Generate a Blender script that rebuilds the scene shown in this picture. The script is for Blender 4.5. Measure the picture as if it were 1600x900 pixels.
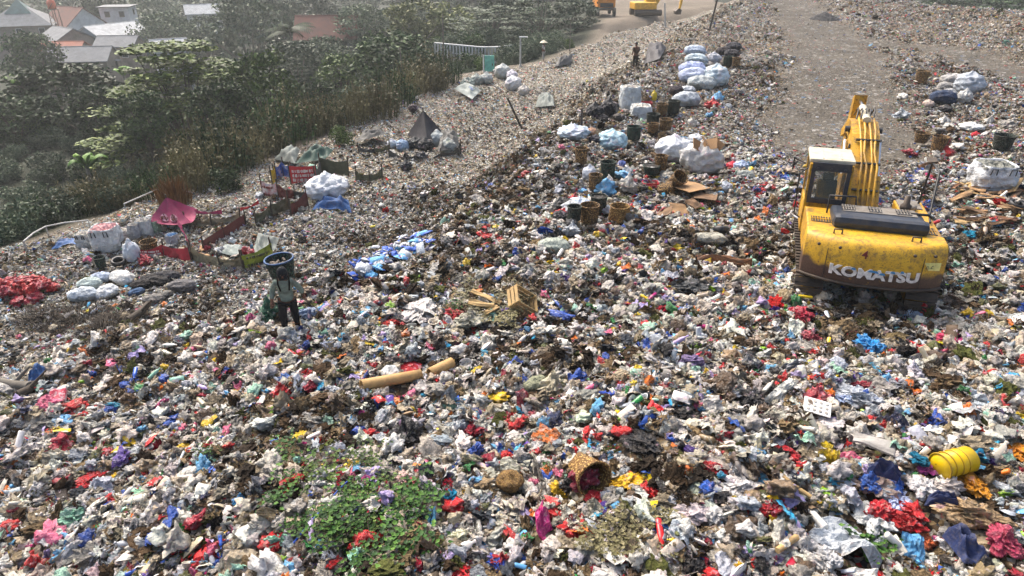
import bpy, bmesh, math, random
import numpy as np
from mathutils import Vector, Matrix, Euler, noise as mnoise
R = math.radians
for o in list(bpy.data.objects): bpy.data.objects.remove(o)
SC = bpy.context.scene
COL = SC.collection
random.seed(7); rng = np.random.default_rng(11)

# ---------------------------------------------------------------- camera
CAM_Z = 7.0; PITCH = 27.0; FPX = 1067.0
cam_d = bpy.data.cameras.new('camera'); cam = bpy.data.objects.new('camera', cam_d); COL.objects.link(cam)
cam.location = (0, 0, CAM_Z); cam.rotation_euler = (R(90 - PITCH), 0, 0)
cam_d.sensor_width = 36; cam_d.lens = 36 * FPX / 1600; cam_d.clip_start = .1; cam_d.clip_end = 3000
SC.camera = cam
# ---------------------------------------------------------------- sky, sun, exposure
SUN_EL, SUN_AZ = 50, -35          # azimuth from +Y, negative = left of the view
wd = bpy.data.worlds.new('World'); SC.world = wd; wd.use_nodes = True
nt = wd.node_tree; nt.nodes.clear()
sk = nt.nodes.new('ShaderNodeTexSky'); sk.sky_type = 'NISHITA'; sk.sun_disc = False
sk.sun_elevation = R(SUN_EL); sk.sun_rotation = R(SUN_AZ); sk.dust_density = 7; sk.air_density = .9; sk.ozone_density = .6
bg = nt.nodes.new('ShaderNodeBackground'); bg.inputs[1].default_value = .14
ou = nt.nodes.new('ShaderNodeOutputWorld')
nt.links.new(sk.outputs[0], bg.inputs[0]); nt.links.new(bg.outputs[0], ou.inputs[0])
sd = bpy.data.lights.new('sun', 'SUN'); sun = bpy.data.objects.new('sun', sd); COL.objects.link(sun)
sd.energy = 1.7; sd.angle = R(38); sd.color = (1, .97, .93)
sv = Vector((math.sin(R(SUN_AZ)) * math.cos(R(SUN_EL)), math.cos(R(SUN_AZ)) * math.cos(R(SUN_EL)), math.sin(R(SUN_EL))))
sun.rotation_euler = sv.to_track_quat('Z', 'Y').to_euler()
sun.location = (0, 0, 60)
SC.view_settings.view_transform = 'Standard'; SC.view_settings.look = 'None'
SC.view_settings.gamma = 1; SC.view_settings.exposure = 1.12
SC.render.engine = 'CYCLES'
SC.cycles.max_bounces = 4; SC.cycles.volume_bounces = 0; SC.cycles.transparent_max_bounces = 6

# ---------------------------------------------------------------- numpy value noise
def _h(i, j, s):
    n = (i * 374761393 + j * 668265263 + s * 974634777) & 0xFFFFFFFF
    n = ((n ^ (n >> 13)) * 1274126177) & 0xFFFFFFFF
    return ((n ^ (n >> 16)) & 0xFFFFFF) / float(0xFFFFFF)
def vn(x, y, s=0):
    x = np.asarray(x, float); y = np.asarray(y, float)
    i = np.floor(x).astype(np.int64); j = np.floor(y).astype(np.int64)
    fx = x - i; fy = y - j; fx = fx * fx * (3 - 2 * fx); fy = fy * fy * (3 - 2 * fy)
    a = _h(i, j, s); b = _h(i + 1, j, s); c = _h(i, j + 1, s); d = _h(i + 1, j + 1, s)
    return (a * (1 - fx) + b * fx) * (1 - fy) + (c * (1 - fx) + d * fx) * fy
def fbm(x, y, s=0, o=4):
    t = 0; a = 1; w = 0
    for k in range(o):
        t = t + a * vn(np.asarray(x) * 2 ** k + 17.3 * k, np.asarray(y) * 2 ** k - 9.1 * k, s + k); w += a; a *= .5
    return t / w
def sst(a, b, x):
    t = np.clip((x - a) / (b - a), 0, 1); return t * t * (3 - 2 * t)
def sdist(x, y, P):
    """signed distance to polyline, positive on its left side (walking along P)"""
    x = np.asarray(x, float); y = np.asarray(y, float)
    best = np.full(x.shape, 1e18); sg = np.ones(x.shape)
    for (ax, ay), (bx, by) in zip(P[:-1], P[1:]):
        dx, dy = bx - ax, by - ay
        t = np.clip(((x - ax) * dx + (y - ay) * dy) / (dx * dx + dy * dy), 0, 1)
        qx = x - ax - t * dx; qy = y - ay - t * dy
        d = qx * qx + qy * qy; c = dx * (y - ay) - dy * (x - ax)
        m = d < best - 1e-9
        best = np.where(m, d, best); sg = np.where(m, np.where(c > 0, 1., -1.), sg)
    return np.sqrt(best) * sg
RIM = [(-16, -30), (-12.5, 4), (-10.6, 10.6), (-8.6, 13.4), (-5.2, 14.3), (-2.6, 16.4), (-.3, 20.4), (2.6, 28.4), (6.7, 38.5), (21, 73), (36, 108)]
EDGE = [(-30, -30), (-20, 12), (-17.5, 21.2), (-15.3, 25.6), (-11.3, 33.8), (-7.9, 42.2), (-4, 55.4), (3.4, 62.6), (9, 76), (13, 100), (22, 210), (40, 900)]
ROAD = [(11.5, 22), (13.6, 28.5), (19.7, 42.5), (25, 57.6), (31, 79), (36, 100)]
ROAD2 = [(25, 59), (30, 53), (30.5, 46), (30, 38), (31, 28)]
BERM = [(70, 30), (47, 52), (43, 66), (40, 84), (39, 110)]
LIT_END = [(0, 64), (3, 70), (9, 78), (16, 90), (26, 103), (36, 112), (60, 118), (90, 124)]      # litter ends beyond this line
def zones(x, y):
    e = sdist(x, y, EDGE); r = sdist(x, y, RIM)
    wob = (fbm(x * .25, y * .25, 5) - .5) * 3
    litter = sst(.6, -.8, e + wob * .5)
    le = sdist(x, y, LIT_END)
    litter = litter * sst(.8, -.8, le + wob * .7)
    litter = litter * sst(-7, -3.5, sdist(x, y, BERM))
    wr = np.minimum(np.abs(sdist(x, y, ROAD)) - 2.6 , np.abs(sdist(x, y, ROAD2)) - 1.7)
    yy = np.asarray(y, float)
    wr = wr + wob * .7 + (fbm(x * 1.1, y * 1.1, 15) - .5) * 2.4 + sst(26, 17, yy) * 3
    road = sst(1.3, -1.0, wr)
    return e, r, litter, road
def H(x, y):
    x = np.asarray(x, float); y = np.asarray(y, float)
    e, r, lit, road = zones(x, y)
    plate = -1.1 * sst(-1.5, -9, x) * sst(30, 12, y) + .25 * sst(15, 5, y) * sst(-4, 4, x)
    plate = plate + (fbm(x * .16, y * .16, 1, 3) - .5) * 1.1 * sst(3, 10, np.hypot(x - 8.5, y - 15.3))
    w = 2.8 + 2.2 * sst(14, 22, y) + 3 * sst(25, 50, y)
    bench = -2.45 + (fbm(x * .12, y * .12, 2, 3) - .5) * .7
    low = sst(-.8, w, r)
    z = plate * (1 - low) + bench * low
    rimup = np.exp(-((r + 1.2) / 1.6) ** 2) * .35 * sst(18, 30, y)
    z = z + rimup
    # valley beyond the bench edge
    val = -9.2 + (fbm(x * .03, y * .03, 3, 3) - .5) * 2.0
    val = val + 3.0 * sst(-60, 0, x) * sst(60, 120, y) 
    val = val - 4.5 * sst(-22, -45, x) * sst(60, 88, y)
    val = val + 5.4 * np.exp(-((x + 4) / 12) ** 2 - ((y - 76) / 14) ** 2)
    z = z * (1 - sst(-.5, 15, e)) + val * sst(-.5, 15, e)
    # earth bank and bare plain at the far end
    le = sdist(x, y, LIT_END)
    inn = sst(.5, -3, e)
    plain = -2.9 + .6 * np.exp(-((le - 6) / 3.) ** 2) - 1.2 * np.exp(-((le - 2) / 2.) ** 2)
    m = sst(-1, 2.5, le) * inn
    z = z * (1 - m) + plain * m
    b = sdist(x, y, BERM)
    z = z + 1.4 * np.exp(-(b / 5.) ** 2) * sst(0, 6, 30 + 0 * x) * (1 - m) * .9
    z = z * (1 - sst(-3, -14, b)) + -5 * sst(-3, -14, b)
    
    # lumps of tipped refuse
    rough = lit * (1 - .85 * road)
    z = z + rough * ((fbm(x * .7, y * .7, 8, 3) - .5) * .55 + (np.abs(fbm(x * 1.9, y * 1.9, 12, 3) - .5)) * .35)
    rid = np.exp(-((r - 1.8) / 2.2) ** 2) * sst(20, 26, y)
    z = z + rid * lit * (fbm(x * .9, y * .9, 33, 3) - .5) * 1.3
    z = z + .06 * road * (fbm(x * 2, y * 2, 9, 2) - .5)
    z = z - .42 * np.exp(-(((x - 8.2) / 4.2) ** 2 + ((y - 14.8) / 4.2) ** 2) ** 1.5)      # hollow pressed by the tracks of the excavator
    return z
CP, SP = math.cos(R(PITCH)), math.sin(R(PITCH))
def ray(px, py):
    u = (px - 800) / FPX; v = (450 - py) / FPX
    return np.array([u, CP + v * SP, -SP + v * CP])
def hit(px, py):
    """point of the ground seen at a pixel of the photograph"""
    d = ray(px, py); lo, hi = 3., 260.
    t = np.concatenate([np.arange(3, 40, .5), np.arange(40, 260, 2.)])
    for _ in range(3):
        P = d[None, :] * t[:, None]; P[:, 2] += CAM_Z
        g = H(P[:, 0], P[:, 1]) - P[:, 2]; k = int(np.argmax(g > 0))
        if g[k] <= 0: k = len(t) - 1
        if k == 0: break
        t = np.linspace(t[k - 1], t[k], 9)
    p = d * t[min(k, len(t) - 1)]
    return Vector((float(p[0]), float(p[1]), gz(p[0], p[1])))
def at_depth(px, py, t):
    d = ray(px, py) * t
    return Vector((float(d[0]), float(d[1]), float(d[2] + CAM_Z)))
def gz(x, y): return float(H(np.array([x]), np.array([y]))[0])

# ---------------------------------------------------------------- object helpers
def tag(o, label=None, cat=None, group=None, kind=None):
    if label: o['label'] = label
    if cat: o['category'] = cat
    if group: o['group'] = group
    if kind: o['kind'] = kind
    return o
def thing(name, label, cat, loc=(0, 0, 0), rz=0, group=None, rot=None):
    o = bpy.data.objects.new(name, None); COL.objects.link(o)
    o.location = loc; o.rotation_euler = rot or (0, 0, rz); o.empty_display_size = .2
    return tag(o, label, cat, group)
def copy_tree(o, parent=None, mat=None):
    c = o.copy(); COL.objects.link(c); c.parent = parent
    for ch in o.children: copy_tree(ch, c)
    return c
class MB:
    """collects shapes and builds ONE mesh object"""
    def __init__(s): s.v = []; s.f = []; s.sm = []; s.mi = []; s.M = Matrix()
    def add(s, vs, fs, smooth=False, mi=0, M=None):
        T = s.M @ M if M is not None else s.M
        n = len(s.v)
        s.v += [tuple(T @ Vector(p)) for p in vs]
        s.f += [tuple(i + n for i in f) for f in fs]
        s.sm += [smooth] * len(fs); s.mi += [mi] * len(fs); return s
    def box(s, c, d, rot=(0, 0, 0), mi=0, bev=0, taper=(1, 1)):
        x, y, z = d[0] / 2, d[1] / 2, d[2] / 2; M = Matrix.Translation(c) @ Euler(rot).to_matrix().to_4x4()
        if bev <= 0:
            tx, ty = taper
            vs = [(-x, -y, -z), (x, -y, -z), (x, y, -z), (-x, y, -z), (-x * tx, -y * ty, z), (x * tx, -y * ty, z), (x * tx, y * ty, z), (-x * tx, y * ty, z)]
            fs = [(0, 3, 2, 1), (4, 5, 6, 7), (0, 1, 5, 4), (1, 2, 6, 5), (2, 3, 7, 6), (3, 0, 4, 7)]
            return s.add(vs, fs, False, mi, M)
        bm = bmesh.new(); bmesh.ops.create_cube(bm, size=1)
        bmesh.ops.scale(bm, vec=d, verts=bm.verts)
        bmesh.ops.bevel(bm, geom=bm.edges[:], offset=bev, segments=2, affect='EDGES', profile=.6)
        s.bm(bm, False, mi, M); return s
    def bm(s, bm, smooth=False, mi=0, M=None):
        bm.verts.index_update()
        s.add([v.co.copy() for v in bm.verts], [[v.index for v in f.verts] for f in bm.faces], smooth, mi, M); bm.free(); return s
    def tube(s, pts, r, n=8, mi=0, cap=True, smooth=True):
        pts = [Vector(p) for p in pts]; rr = r if isinstance(r, (list, tuple)) else [r] * len(pts)
        vs = []; fs = []; up = Vector((0, 0, 1)); prev = None
        for i, p in enumerate(pts):
            a = pts[max(i - 1, 0)]; b = pts[min(i + 1, len(pts) - 1)]; t = (b - a)
            if t.length < 1e-9: t = Vector((0, 0, 1))
            t.normalize()
            if prev is None:
                q = t.cross(up)
                if q.length < .1: q = t.cross(Vector((0, 1, 0)))
            else: q = prev - t * prev.dot(t)
            q.normalize(); prev = q; w = t.cross(q)
            for k in range(n):
                an = 2 * math.pi * k / n; vs.append(p + (q * math.cos(an) + w * math.sin(an)) * rr[i])
        for i in range(len(pts) - 1):
            for k in range(n):
                k2 = (k + 1) % n; fs.append((i * n + k, i * n + k2, (i + 1) * n + k2, (i + 1) * n + k))
        s.add(vs, fs, smooth, mi)
        if cap:
            s.add(vs[:n], [tuple(range(n))[::-1]], False, mi); s.add(vs[-n:], [tuple(range(n))], False, mi)
        return s
    def lathe(s, prof, n=16, mi=0, M=None, smooth=True, fn=None):
        vs = []; fs = []
        for (r, z) in prof:
            for k in range(n):
                a = 2 * math.pi * k / n; p = (r * math.cos(a), r * math.sin(a), z)
                vs.append(fn(p) if fn else p)
        for i in range(len(prof) - 1):
            for k in range(n):
                k2 = (k + 1) % n; fs.append((i * n + k, i * n + k2, (i + 1) * n + k2, (i + 1) * n + k))
        return s.add(vs, fs, smooth, mi, M)
    def prism(s, outline, x0, x1, mi=0, M=None):
        """outline in the YZ plane, extruded along X"""
        n = len(outline); vs = [(x0, a, b) for a, b in outline] + [(x1, a, b) for a, b in outline]
        fs = [tuple(range(n))[::-1], tuple(range(n, 2 * n))] + [(i, (i + 1) % n, n + (i + 1) % n, n + i) for i in range(n)]
        return s.add(vs, fs, False, mi, M)
    def grid(s, nx, ny, fn, mi=0, smooth=True, M=None):
        vs = [fn(i / nx, j / ny) for j in range(ny + 1) for i in range(nx + 1)]
        fs = [(j * (nx + 1) + i, j * (nx + 1) + i + 1, (j + 1) * (nx + 1) + i + 1, (j + 1) * (nx + 1) + i) for j in range(ny) for i in range(nx)]
        return s.add(vs, fs, smooth, mi, M)
    def mesh(s, name, mats):
        me = bpy.data.meshes.new(name); me.from_pydata(s.v, [], s.f)
        for m in (mats if isinstance(mats, (list, tuple)) else [mats]): me.materials.append(m)
        me.polygons.foreach_set('use_smooth', s.sm); me.polygons.foreach_set('material_index', s.mi)
        bm = bmesh.new(); bm.from_mesh(me); bmesh.ops.recalc_face_normals(bm, faces=bm.faces[:]); bm.to_mesh(me); bm.free()
        me.update(); return me
    def build(s, name, mats, parent=None, loc=None):
        o = bpy.data.objects.new(name, s.mesh(name, mats)); COL.objects.link(o)
        if parent: o.parent = parent
        if loc is not None: o.location = loc
        return o
def put(name, me, parent=None, loc=(0, 0, 0), rot=(0, 0, 0), sc=(1, 1, 1), col=None):
    o = bpy.data.objects.new(name, me); COL.objects.link(o); o.parent = parent
    o.location = loc; o.rotation_euler = rot; o.scale = sc if isinstance(sc, (tuple, list, Vector)) else (sc, sc, sc)
    if col: o['lcol'] = [float(c) for c in col[:3]] + [1.0]
    return o

# ---------------------------------------------------------------- materials
def hexc(h):
    h = h.lstrip('#'); c = [int(h[i:i + 2], 16) / 255 for i in (0, 2, 4)]
    return tuple(x / 12.92 if x < .04045 else ((x + .055) / 1.055) ** 2.4 for x in c)
def mat_new(name):
    m = bpy.data.materials.new(name); m.use_nodes = True; n = m.node_tree; n.nodes.clear()
    o = n.nodes.new('ShaderNodeOutputMaterial'); b = n.nodes.new('ShaderNodeBsdfPrincipled'); n.links.new(b.outputs[0], o.inputs[0])
    return m, n, b
def N(n, t, **k):
    x = n.nodes.new(t)
    for a, v in k.items(): setattr(x, a, v)
    return x
def noise_n(n, vec, scale, detail=3, rough=.6, dim=None):
    t = N(n, 'ShaderNodeTexNoise'); t.inputs['Scale'].default_value = scale; t.inputs['Detail'].default_value = detail; t.inputs['Roughness'].default_value = rough
    if vec is not None: n.links.new(vec, t.inputs['Vector'])
    return t
def ramp(n, fac, stops, mode='LINEAR'):
    r = N(n, 'ShaderNodeValToRGB'); r.color_ramp.interpolation = mode; e = r.color_ramp.elements
    while len(e) < len(stops): e.new(.5)
    for k, (p, c) in enumerate([tuple(s_) for s_ in stops]):
        e[k].position = p; e[k].color = (c[0], c[1], c[2], 1) if not isinstance(c, (int, float)) else (c, c, c, 1)
    n.links.new(fac, r.inputs[0]); return r.outputs[0]
def mix(n, fac, a, b, mode='MIX'):
    m = N(n, 'ShaderNodeMix', data_type='RGBA', blend_type=mode)
    for s, v in ((0, fac), (6, a), (7, b)):
        if isinstance(v, (int, float)): m.inputs[s].default_value = v
        elif isinstance(v, (tuple, list)): m.inputs[s].default_value = (v[0], v[1], v[2], 1)
        else: n.links.new(v, m.inputs[s])
    return m.outputs[2]
def bump(n, b, h, st=.5, dist=.02):
    k = N(n, 'ShaderNodeBump'); k.inputs['Strength'].default_value = st; k.inputs['Distance'].default_value = dist
    n.links.new(h, k.inputs['Height']); n.links.new(k.outputs[0], b.inputs['Normal'])
def simple(name, c, rough=.6, metal=0, dirt=.35, dcol=(.06, .045, .03), dscale=3, bst=.3, bdist=.01, spec=.4, bscale=20):
    """painted / woven / wooden surface with uneven dirt"""
    m, n, b = mat_new(name); tc = N(n, 'ShaderNodeTexCoord').outputs['Object']
    n1 = noise_n(n, tc, dscale, 5, .7); f = ramp(n, n1.outputs[0], [(.42, 0), (.72, dirt * 2 if dirt < .5 else 1)])
    n2 = noise_n(n, tc, dscale * 6, 3, .6)
    cc = mix(n, ramp(n, n2.outputs[0], [(.3, .25), (.7, 0)]), c, tuple(x * .55 for x in c))
    n.links.new(mix(n, f, cc, dcol), b.inputs['Base Color'])
    b.inputs['Roughness'].default_value = rough; b.inputs['Metallic'].default_value = metal; b.inputs['Specular IOR Level'].default_value = spec
    bump(n, b, noise_n(n, tc, bscale, 4).outputs[0], bst, bdist); return m
# ---------------------------------------------------------------- litter material (colour per piece)
def litter_mat(name, rough=.42, print_amt=.35, dirt=.52, bsc=14, bst=.6, spec=.35, transl=0):
    m, n, b = mat_new(name)
    at = N(n, 'ShaderNodeAttribute', attribute_type='INSTANCER', attribute_name='lcol')
    oi = N(n, 'ShaderNodeObjectInfo'); tc = N(n, 'ShaderNodeTexCoord')
    va = N(n, 'ShaderNodeVectorMath', operation='ADD'); vm = N(n, 'ShaderNodeVectorMath', operation='SCALE'); vm.inputs[0].default_value = (37, 91, 53)
    n.links.new(oi.outputs['Random'], vm.inputs['Scale']); n.links.new(tc.outputs['Object'], va.inputs[0]); n.links.new(vm.outputs[0], va.inputs[1])
    v = va.outputs[0]
    n1 = noise_n(n, v, 2.2, 3, .6); n3 = noise_n(n, v, 3.1, 4, .7)
    c = at.outputs['Color']
    if print_amt > 0:
        pc = mix(n, n1.outputs[1], (.75, .75, .72), (.1, .12, .35), 'MIX')
        f = ramp(n, n1.outputs[0], [(.60, 0), (.62, print_amt)])
        c = mix(n, f, c, mix(n, .7, n1.outputs[1], (.55, .55, .55), 'OVERLAY'))
    f = ramp(n, n3.outputs[0], [(.44, 0), (.68, dirt)])
    c = mix(n, f, c, (.07, .05, .032))
    n.links.new(c, b.inputs['Base Color']); b.inputs['Roughness'].default_value = rough; b.inputs['Specular IOR Level'].default_value = spec
    nb = N(n, 'ShaderNodeTexVoronoi', feature='F1'); nb.inputs['Scale'].default_value = bsc * .35; n.links.new(v, nb.inputs['Vector'])
    nn = noise_n(n, v, bsc, 3, .7)
    ad = N(n, 'ShaderNodeMath', operation='ADD'); n.links.new(nb.outputs['Distance'], ad.inputs[0]); n.links.new(nn.outputs[0], ad.inputs[1])
    bump(n, b, ad.outputs[0], bst, .12)
    return m
M_FILM = litter_mat('plastic_film', rough=.3, spec=.55)
M_PAPER = litter_mat('printed_packaging', rough=.55, print_amt=.8, dirt=.3, bst=.25)
M_ROT = litter_mat('rotting_matter', rough=.85, print_amt=0, dirt=.6, bst=1, spec=.15)
M_HARD = litter_mat('hard_plastic', rough=.3, print_amt=.3, dirt=.25, bst=.05, spec=.5)

def nz(p, s, o=0): return mnoise.noise(Vector((p[0] * s + o, p[1] * s - o * .7, p[2] * s + o * .3)))
def ridge(p, s, o): return 1 - abs(nz(p, s, o)) * 2
def bag_mesh(name, seed, sub=3, flat=.6, knot=False, mat=None, crump=.32):
    """crumpled carrier bag, about 1 across, sitting on z=0"""
    bm = bmesh.new(); bmesh.ops.create_icosphere(bm, subdivisions=sub, radius=.5)
    rs = random.Random(seed); el = rs.uniform(.75, 1.0)
    for v in bm.verts:
        p = v.co.copy(); q = p.normalized()
        d = .62 + .5 * nz(q, 1.3, seed) + crump * (ridge(q, 2.2, seed + 5) - .5) + crump * .5 * (ridge(q, 4.7, seed + 9) - .5)
        if knot and q.z > .55:
            k = (q.z - .55) / .45; d += k * k * .8; p = Vector((p.x * (1 - .75 * k), p.y * (1 - .75 * k), p.z))
        v.co = Vector((p.x * d * 1.5, p.y * d * 1.5 * el, p.z * d * (1.5 * flat) + .18))
        v.co += Vector((nz(q, 3, seed + 20), nz(q, 3, seed + 30), nz(q, 3, seed + 40))) * .12
    me = bpy.data.meshes.new(name); bm.to_mesh(me); bm.free()
    me.materials.append(mat or M_FILM); me.polygons.foreach_set('use_smooth', [True] * len(me.polygons)); return me
def sheet_mesh(name, seed, n=10, amp=.22, ratio=.7, mat=None, th=0):
    """torn creased sheet or wrapper, about 1 across"""
    b = MB(); rs = random.Random(seed)
    def f(u, v):
        x = u - .5; y = (v - .5) * ratio
        z = amp * (abs(nz((x, y, 0), 2.2, seed)) * 2 - .3) + amp * .7 * (ridge((x, y, 0), 4.5, seed + 3) - .5)
        x += .12 * nz((x, y, 1), 3, seed + 7); y += .12 * nz((x, y, 2), 3, seed + 8)
        e = min(u, 1 - u, v, 1 - v)
        return (x, y, z + .1 - (.1 if e < .05 else 0))
    b.grid(n, n, f, 0, False)
    return b.mesh(name, mat or M_FILM)
def pillow_mesh(name, seed, mat=None):
    """sealed pouch / sachet / carton-like pack"""
    b = MB()
    def f(s):
        def g(u, v):
            e = (math.sin(math.pi * u) * math.sin(math.pi * v)) ** .45
            x = u - .5; y = (v - .5) * .62
            return (x, y, s * .16 * e + .05 * nz((x, y, s), 3.5, seed) + .12)
        return g
    b.grid(7, 7, f(1)); b.grid(7, 7, f(-1))
    return b.mesh(name, mat or M_PAPER)
def bottle_mesh(name, mat=None):
    b = MB(); M = Matrix.Rotation(R(90), 4, 'Y')
    b.lathe([(0, -.5), (.13, -.5), (.145, -.46), (.14, -.3), (.147, -.28), (.14, -.1), (.147, 0), (.145, .15), (.11, .27), (.05, .36), (.05, .42), (.06, .42), (.06, .5), (0, .5)], 9, 0, Matrix.Translation((0, 0, .12)) @ M)
    return b.mesh(name, mat or M_HARD)
def tub_mesh(name, mat=None):
    b = MB()
    b.lathe([(0, 0), (.3, 0), (.38, .4), (.42, .42), (.42, .45), (.36, .43), (.28, .05), (0, .05)], 12)
    return b.mesh(name, mat or M_HARD)
def clump_mesh(name, seed, mat=None, k=16, spread=.5, ln=.5, wid=.07):
    """tangle of rags, stalks and strips"""
    rs = random.Random(seed); b = MB()
    for i in range(k):
        p = Vector((rs.gauss(0, spread * .4), rs.gauss(0, spread * .4), rs.uniform(0, .22)))
        a = rs.uniform(0, 6.28); pts = []
        for q in range(5):
            pts.append(p.copy()); a += rs.uniform(-.9, .9); p = p + Vector((math.cos(a), math.sin(a), rs.uniform(-.35, .35))) * ln * .22
        w = wid * rs.uniform(.4, 1.3)
        vs = []; fs = []
        for q, c in enumerate(pts):
            s = Vector((-math.sin(a + q * .5), math.cos(a + q * .5), rs.uniform(-.6, .6))) * w
            vs += [c - s, c + s]
        for q in range(4): fs.append((2 * q, 2 * q + 1, 2 * q + 3, 2 * q + 2))
        b.add(vs, fs, True)
    return b.mesh(name, mat or M_ROT)
def lump_mesh(name, seed, mat=None, sub=3):
    bm = bmesh.new(); bmesh.ops.create_icosphere(bm, subdivisions=sub, radius=.5)
    for v in bm.verts:
        q = v.co.normalized(); d = .8 + .7 * nz(q, 2.0, seed) + .5 * nz(q, 5.5, seed)
        v.co = Vector((v.co.x * d * 1.3, v.co.y * d * 1.1, v.co.z * d * .6))
    me = bpy.data.meshes.new(name); bm.to_mesh(me); bm.free(); me.materials.append(mat or M_ROT); return me
def stick_mesh(name, seed):
    b = MB(); rs = random.Random(seed)
    pts = [(x - .5, rs.uniform(-.03, .03), .03 + rs.uniform(0, .04)) for x in (0, .25, .5, .75, 1)]
    b.tube(pts, [.022, .02, .018, .016, .01], 5); return b.mesh(name, M_ROT)

BAGS = [bag_mesh('plastic_bag', 11, 3, .55, False), bag_mesh('plastic_bag', 23, 3, .6, True, crump=.4), bag_mesh('plastic_bag', 37, 3, .42, False, crump=.45), bag_mesh('plastic_bag', 41, 3, .7, True, crump=.3), bag_mesh('plastic_bag', 59, 3, .5, False, crump=.6)]
SHEETS = [sheet_mesh('plastic_sheet', 3), sheet_mesh('plastic_sheet', 8, 10, .35, .45), sheet_mesh('plastic_sheet', 14, 9, .28, 1.0), sheet_mesh('plastic_sheet', 19, 9, .4, .3)]
PACKS = [pillow_mesh('food_packet', 2), pillow_mesh('food_packet', 5), sheet_mesh('paper_wrapper', 31, 6, .12, .6, M_PAPER)]
BOTTLE = bottle_mesh('plastic_bottle'); TUB = tub_mesh('plastic_tub')
ROTS = [clump_mesh('refuse_clump', 4), clump_mesh('refuse_clump', 6, k=22, wid=.05), lump_mesh('refuse_lump', 9), lump_mesh('refuse_lump', 17), stick_mesh('stick', 3)]

PAL = {k: hexc(v) for k, v in dict(white='dedad0', offw='c8c0b0', grey='a09c94', cool='b4bbc1', beige='b7a88e', tan='96805f', brown='5c4935', dark='332a22', black='1c1c1f', slate='4c525a',
    red='cc1f24', crim='a51432', pink='e0688a', magenta='c22a7c', blue='2557b4', navy='1b2850', sky='64abd8', cyan='2c9fc8', green='2f9147', lime='8fbf2c', mint='9cccb4', olive='5c6030', yellow='edc81c', orange='e8791c', purple='5d3f9a', lilac='b9a6d6').items()}
def pick_palette(w, n):
    ks = list(w); p = np.array([w[k] for k in ks], float); p /= p.sum()
    return np.array([PAL[k] for k in ks])[rng.choice(len(ks), n, p=p)]
P_FRESH = dict(white=32, offw=20, grey=7, cool=9, beige=13, tan=6, brown=7, dark=4, black=3.5, slate=3, red=3.2, crim=1.4, pink=1.1, magenta=.4, blue=1.7, navy=1.2, sky=2.4, cyan=1.0, green=1.1, lime=.6, mint=1.6, olive=2.2, yellow=1.7, orange=1.4, purple=.5, lilac=1.4)
P_OLD = dict(white=22, offw=26, grey=18, cool=9, beige=14, tan=7, brown=6, dark=4, black=2, slate=3, red=.8, crim=.4, pink=.8, blue=.6, sky=1, cyan=.3, green=.5, mint=.8, olive=2, yellow=.4, orange=.4, lilac=.4)
P_DARK = dict(offw=4, grey=8, beige=10, tan=14, brown=26, dark=24, black=6, slate=6, olive=5, white=2, red=.6, blue=.4, green=.4)
P_ROT = dict(brown=26, dark=14, tan=24, olive=9, black=5, beige=16, grey=4, slate=3)

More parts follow.
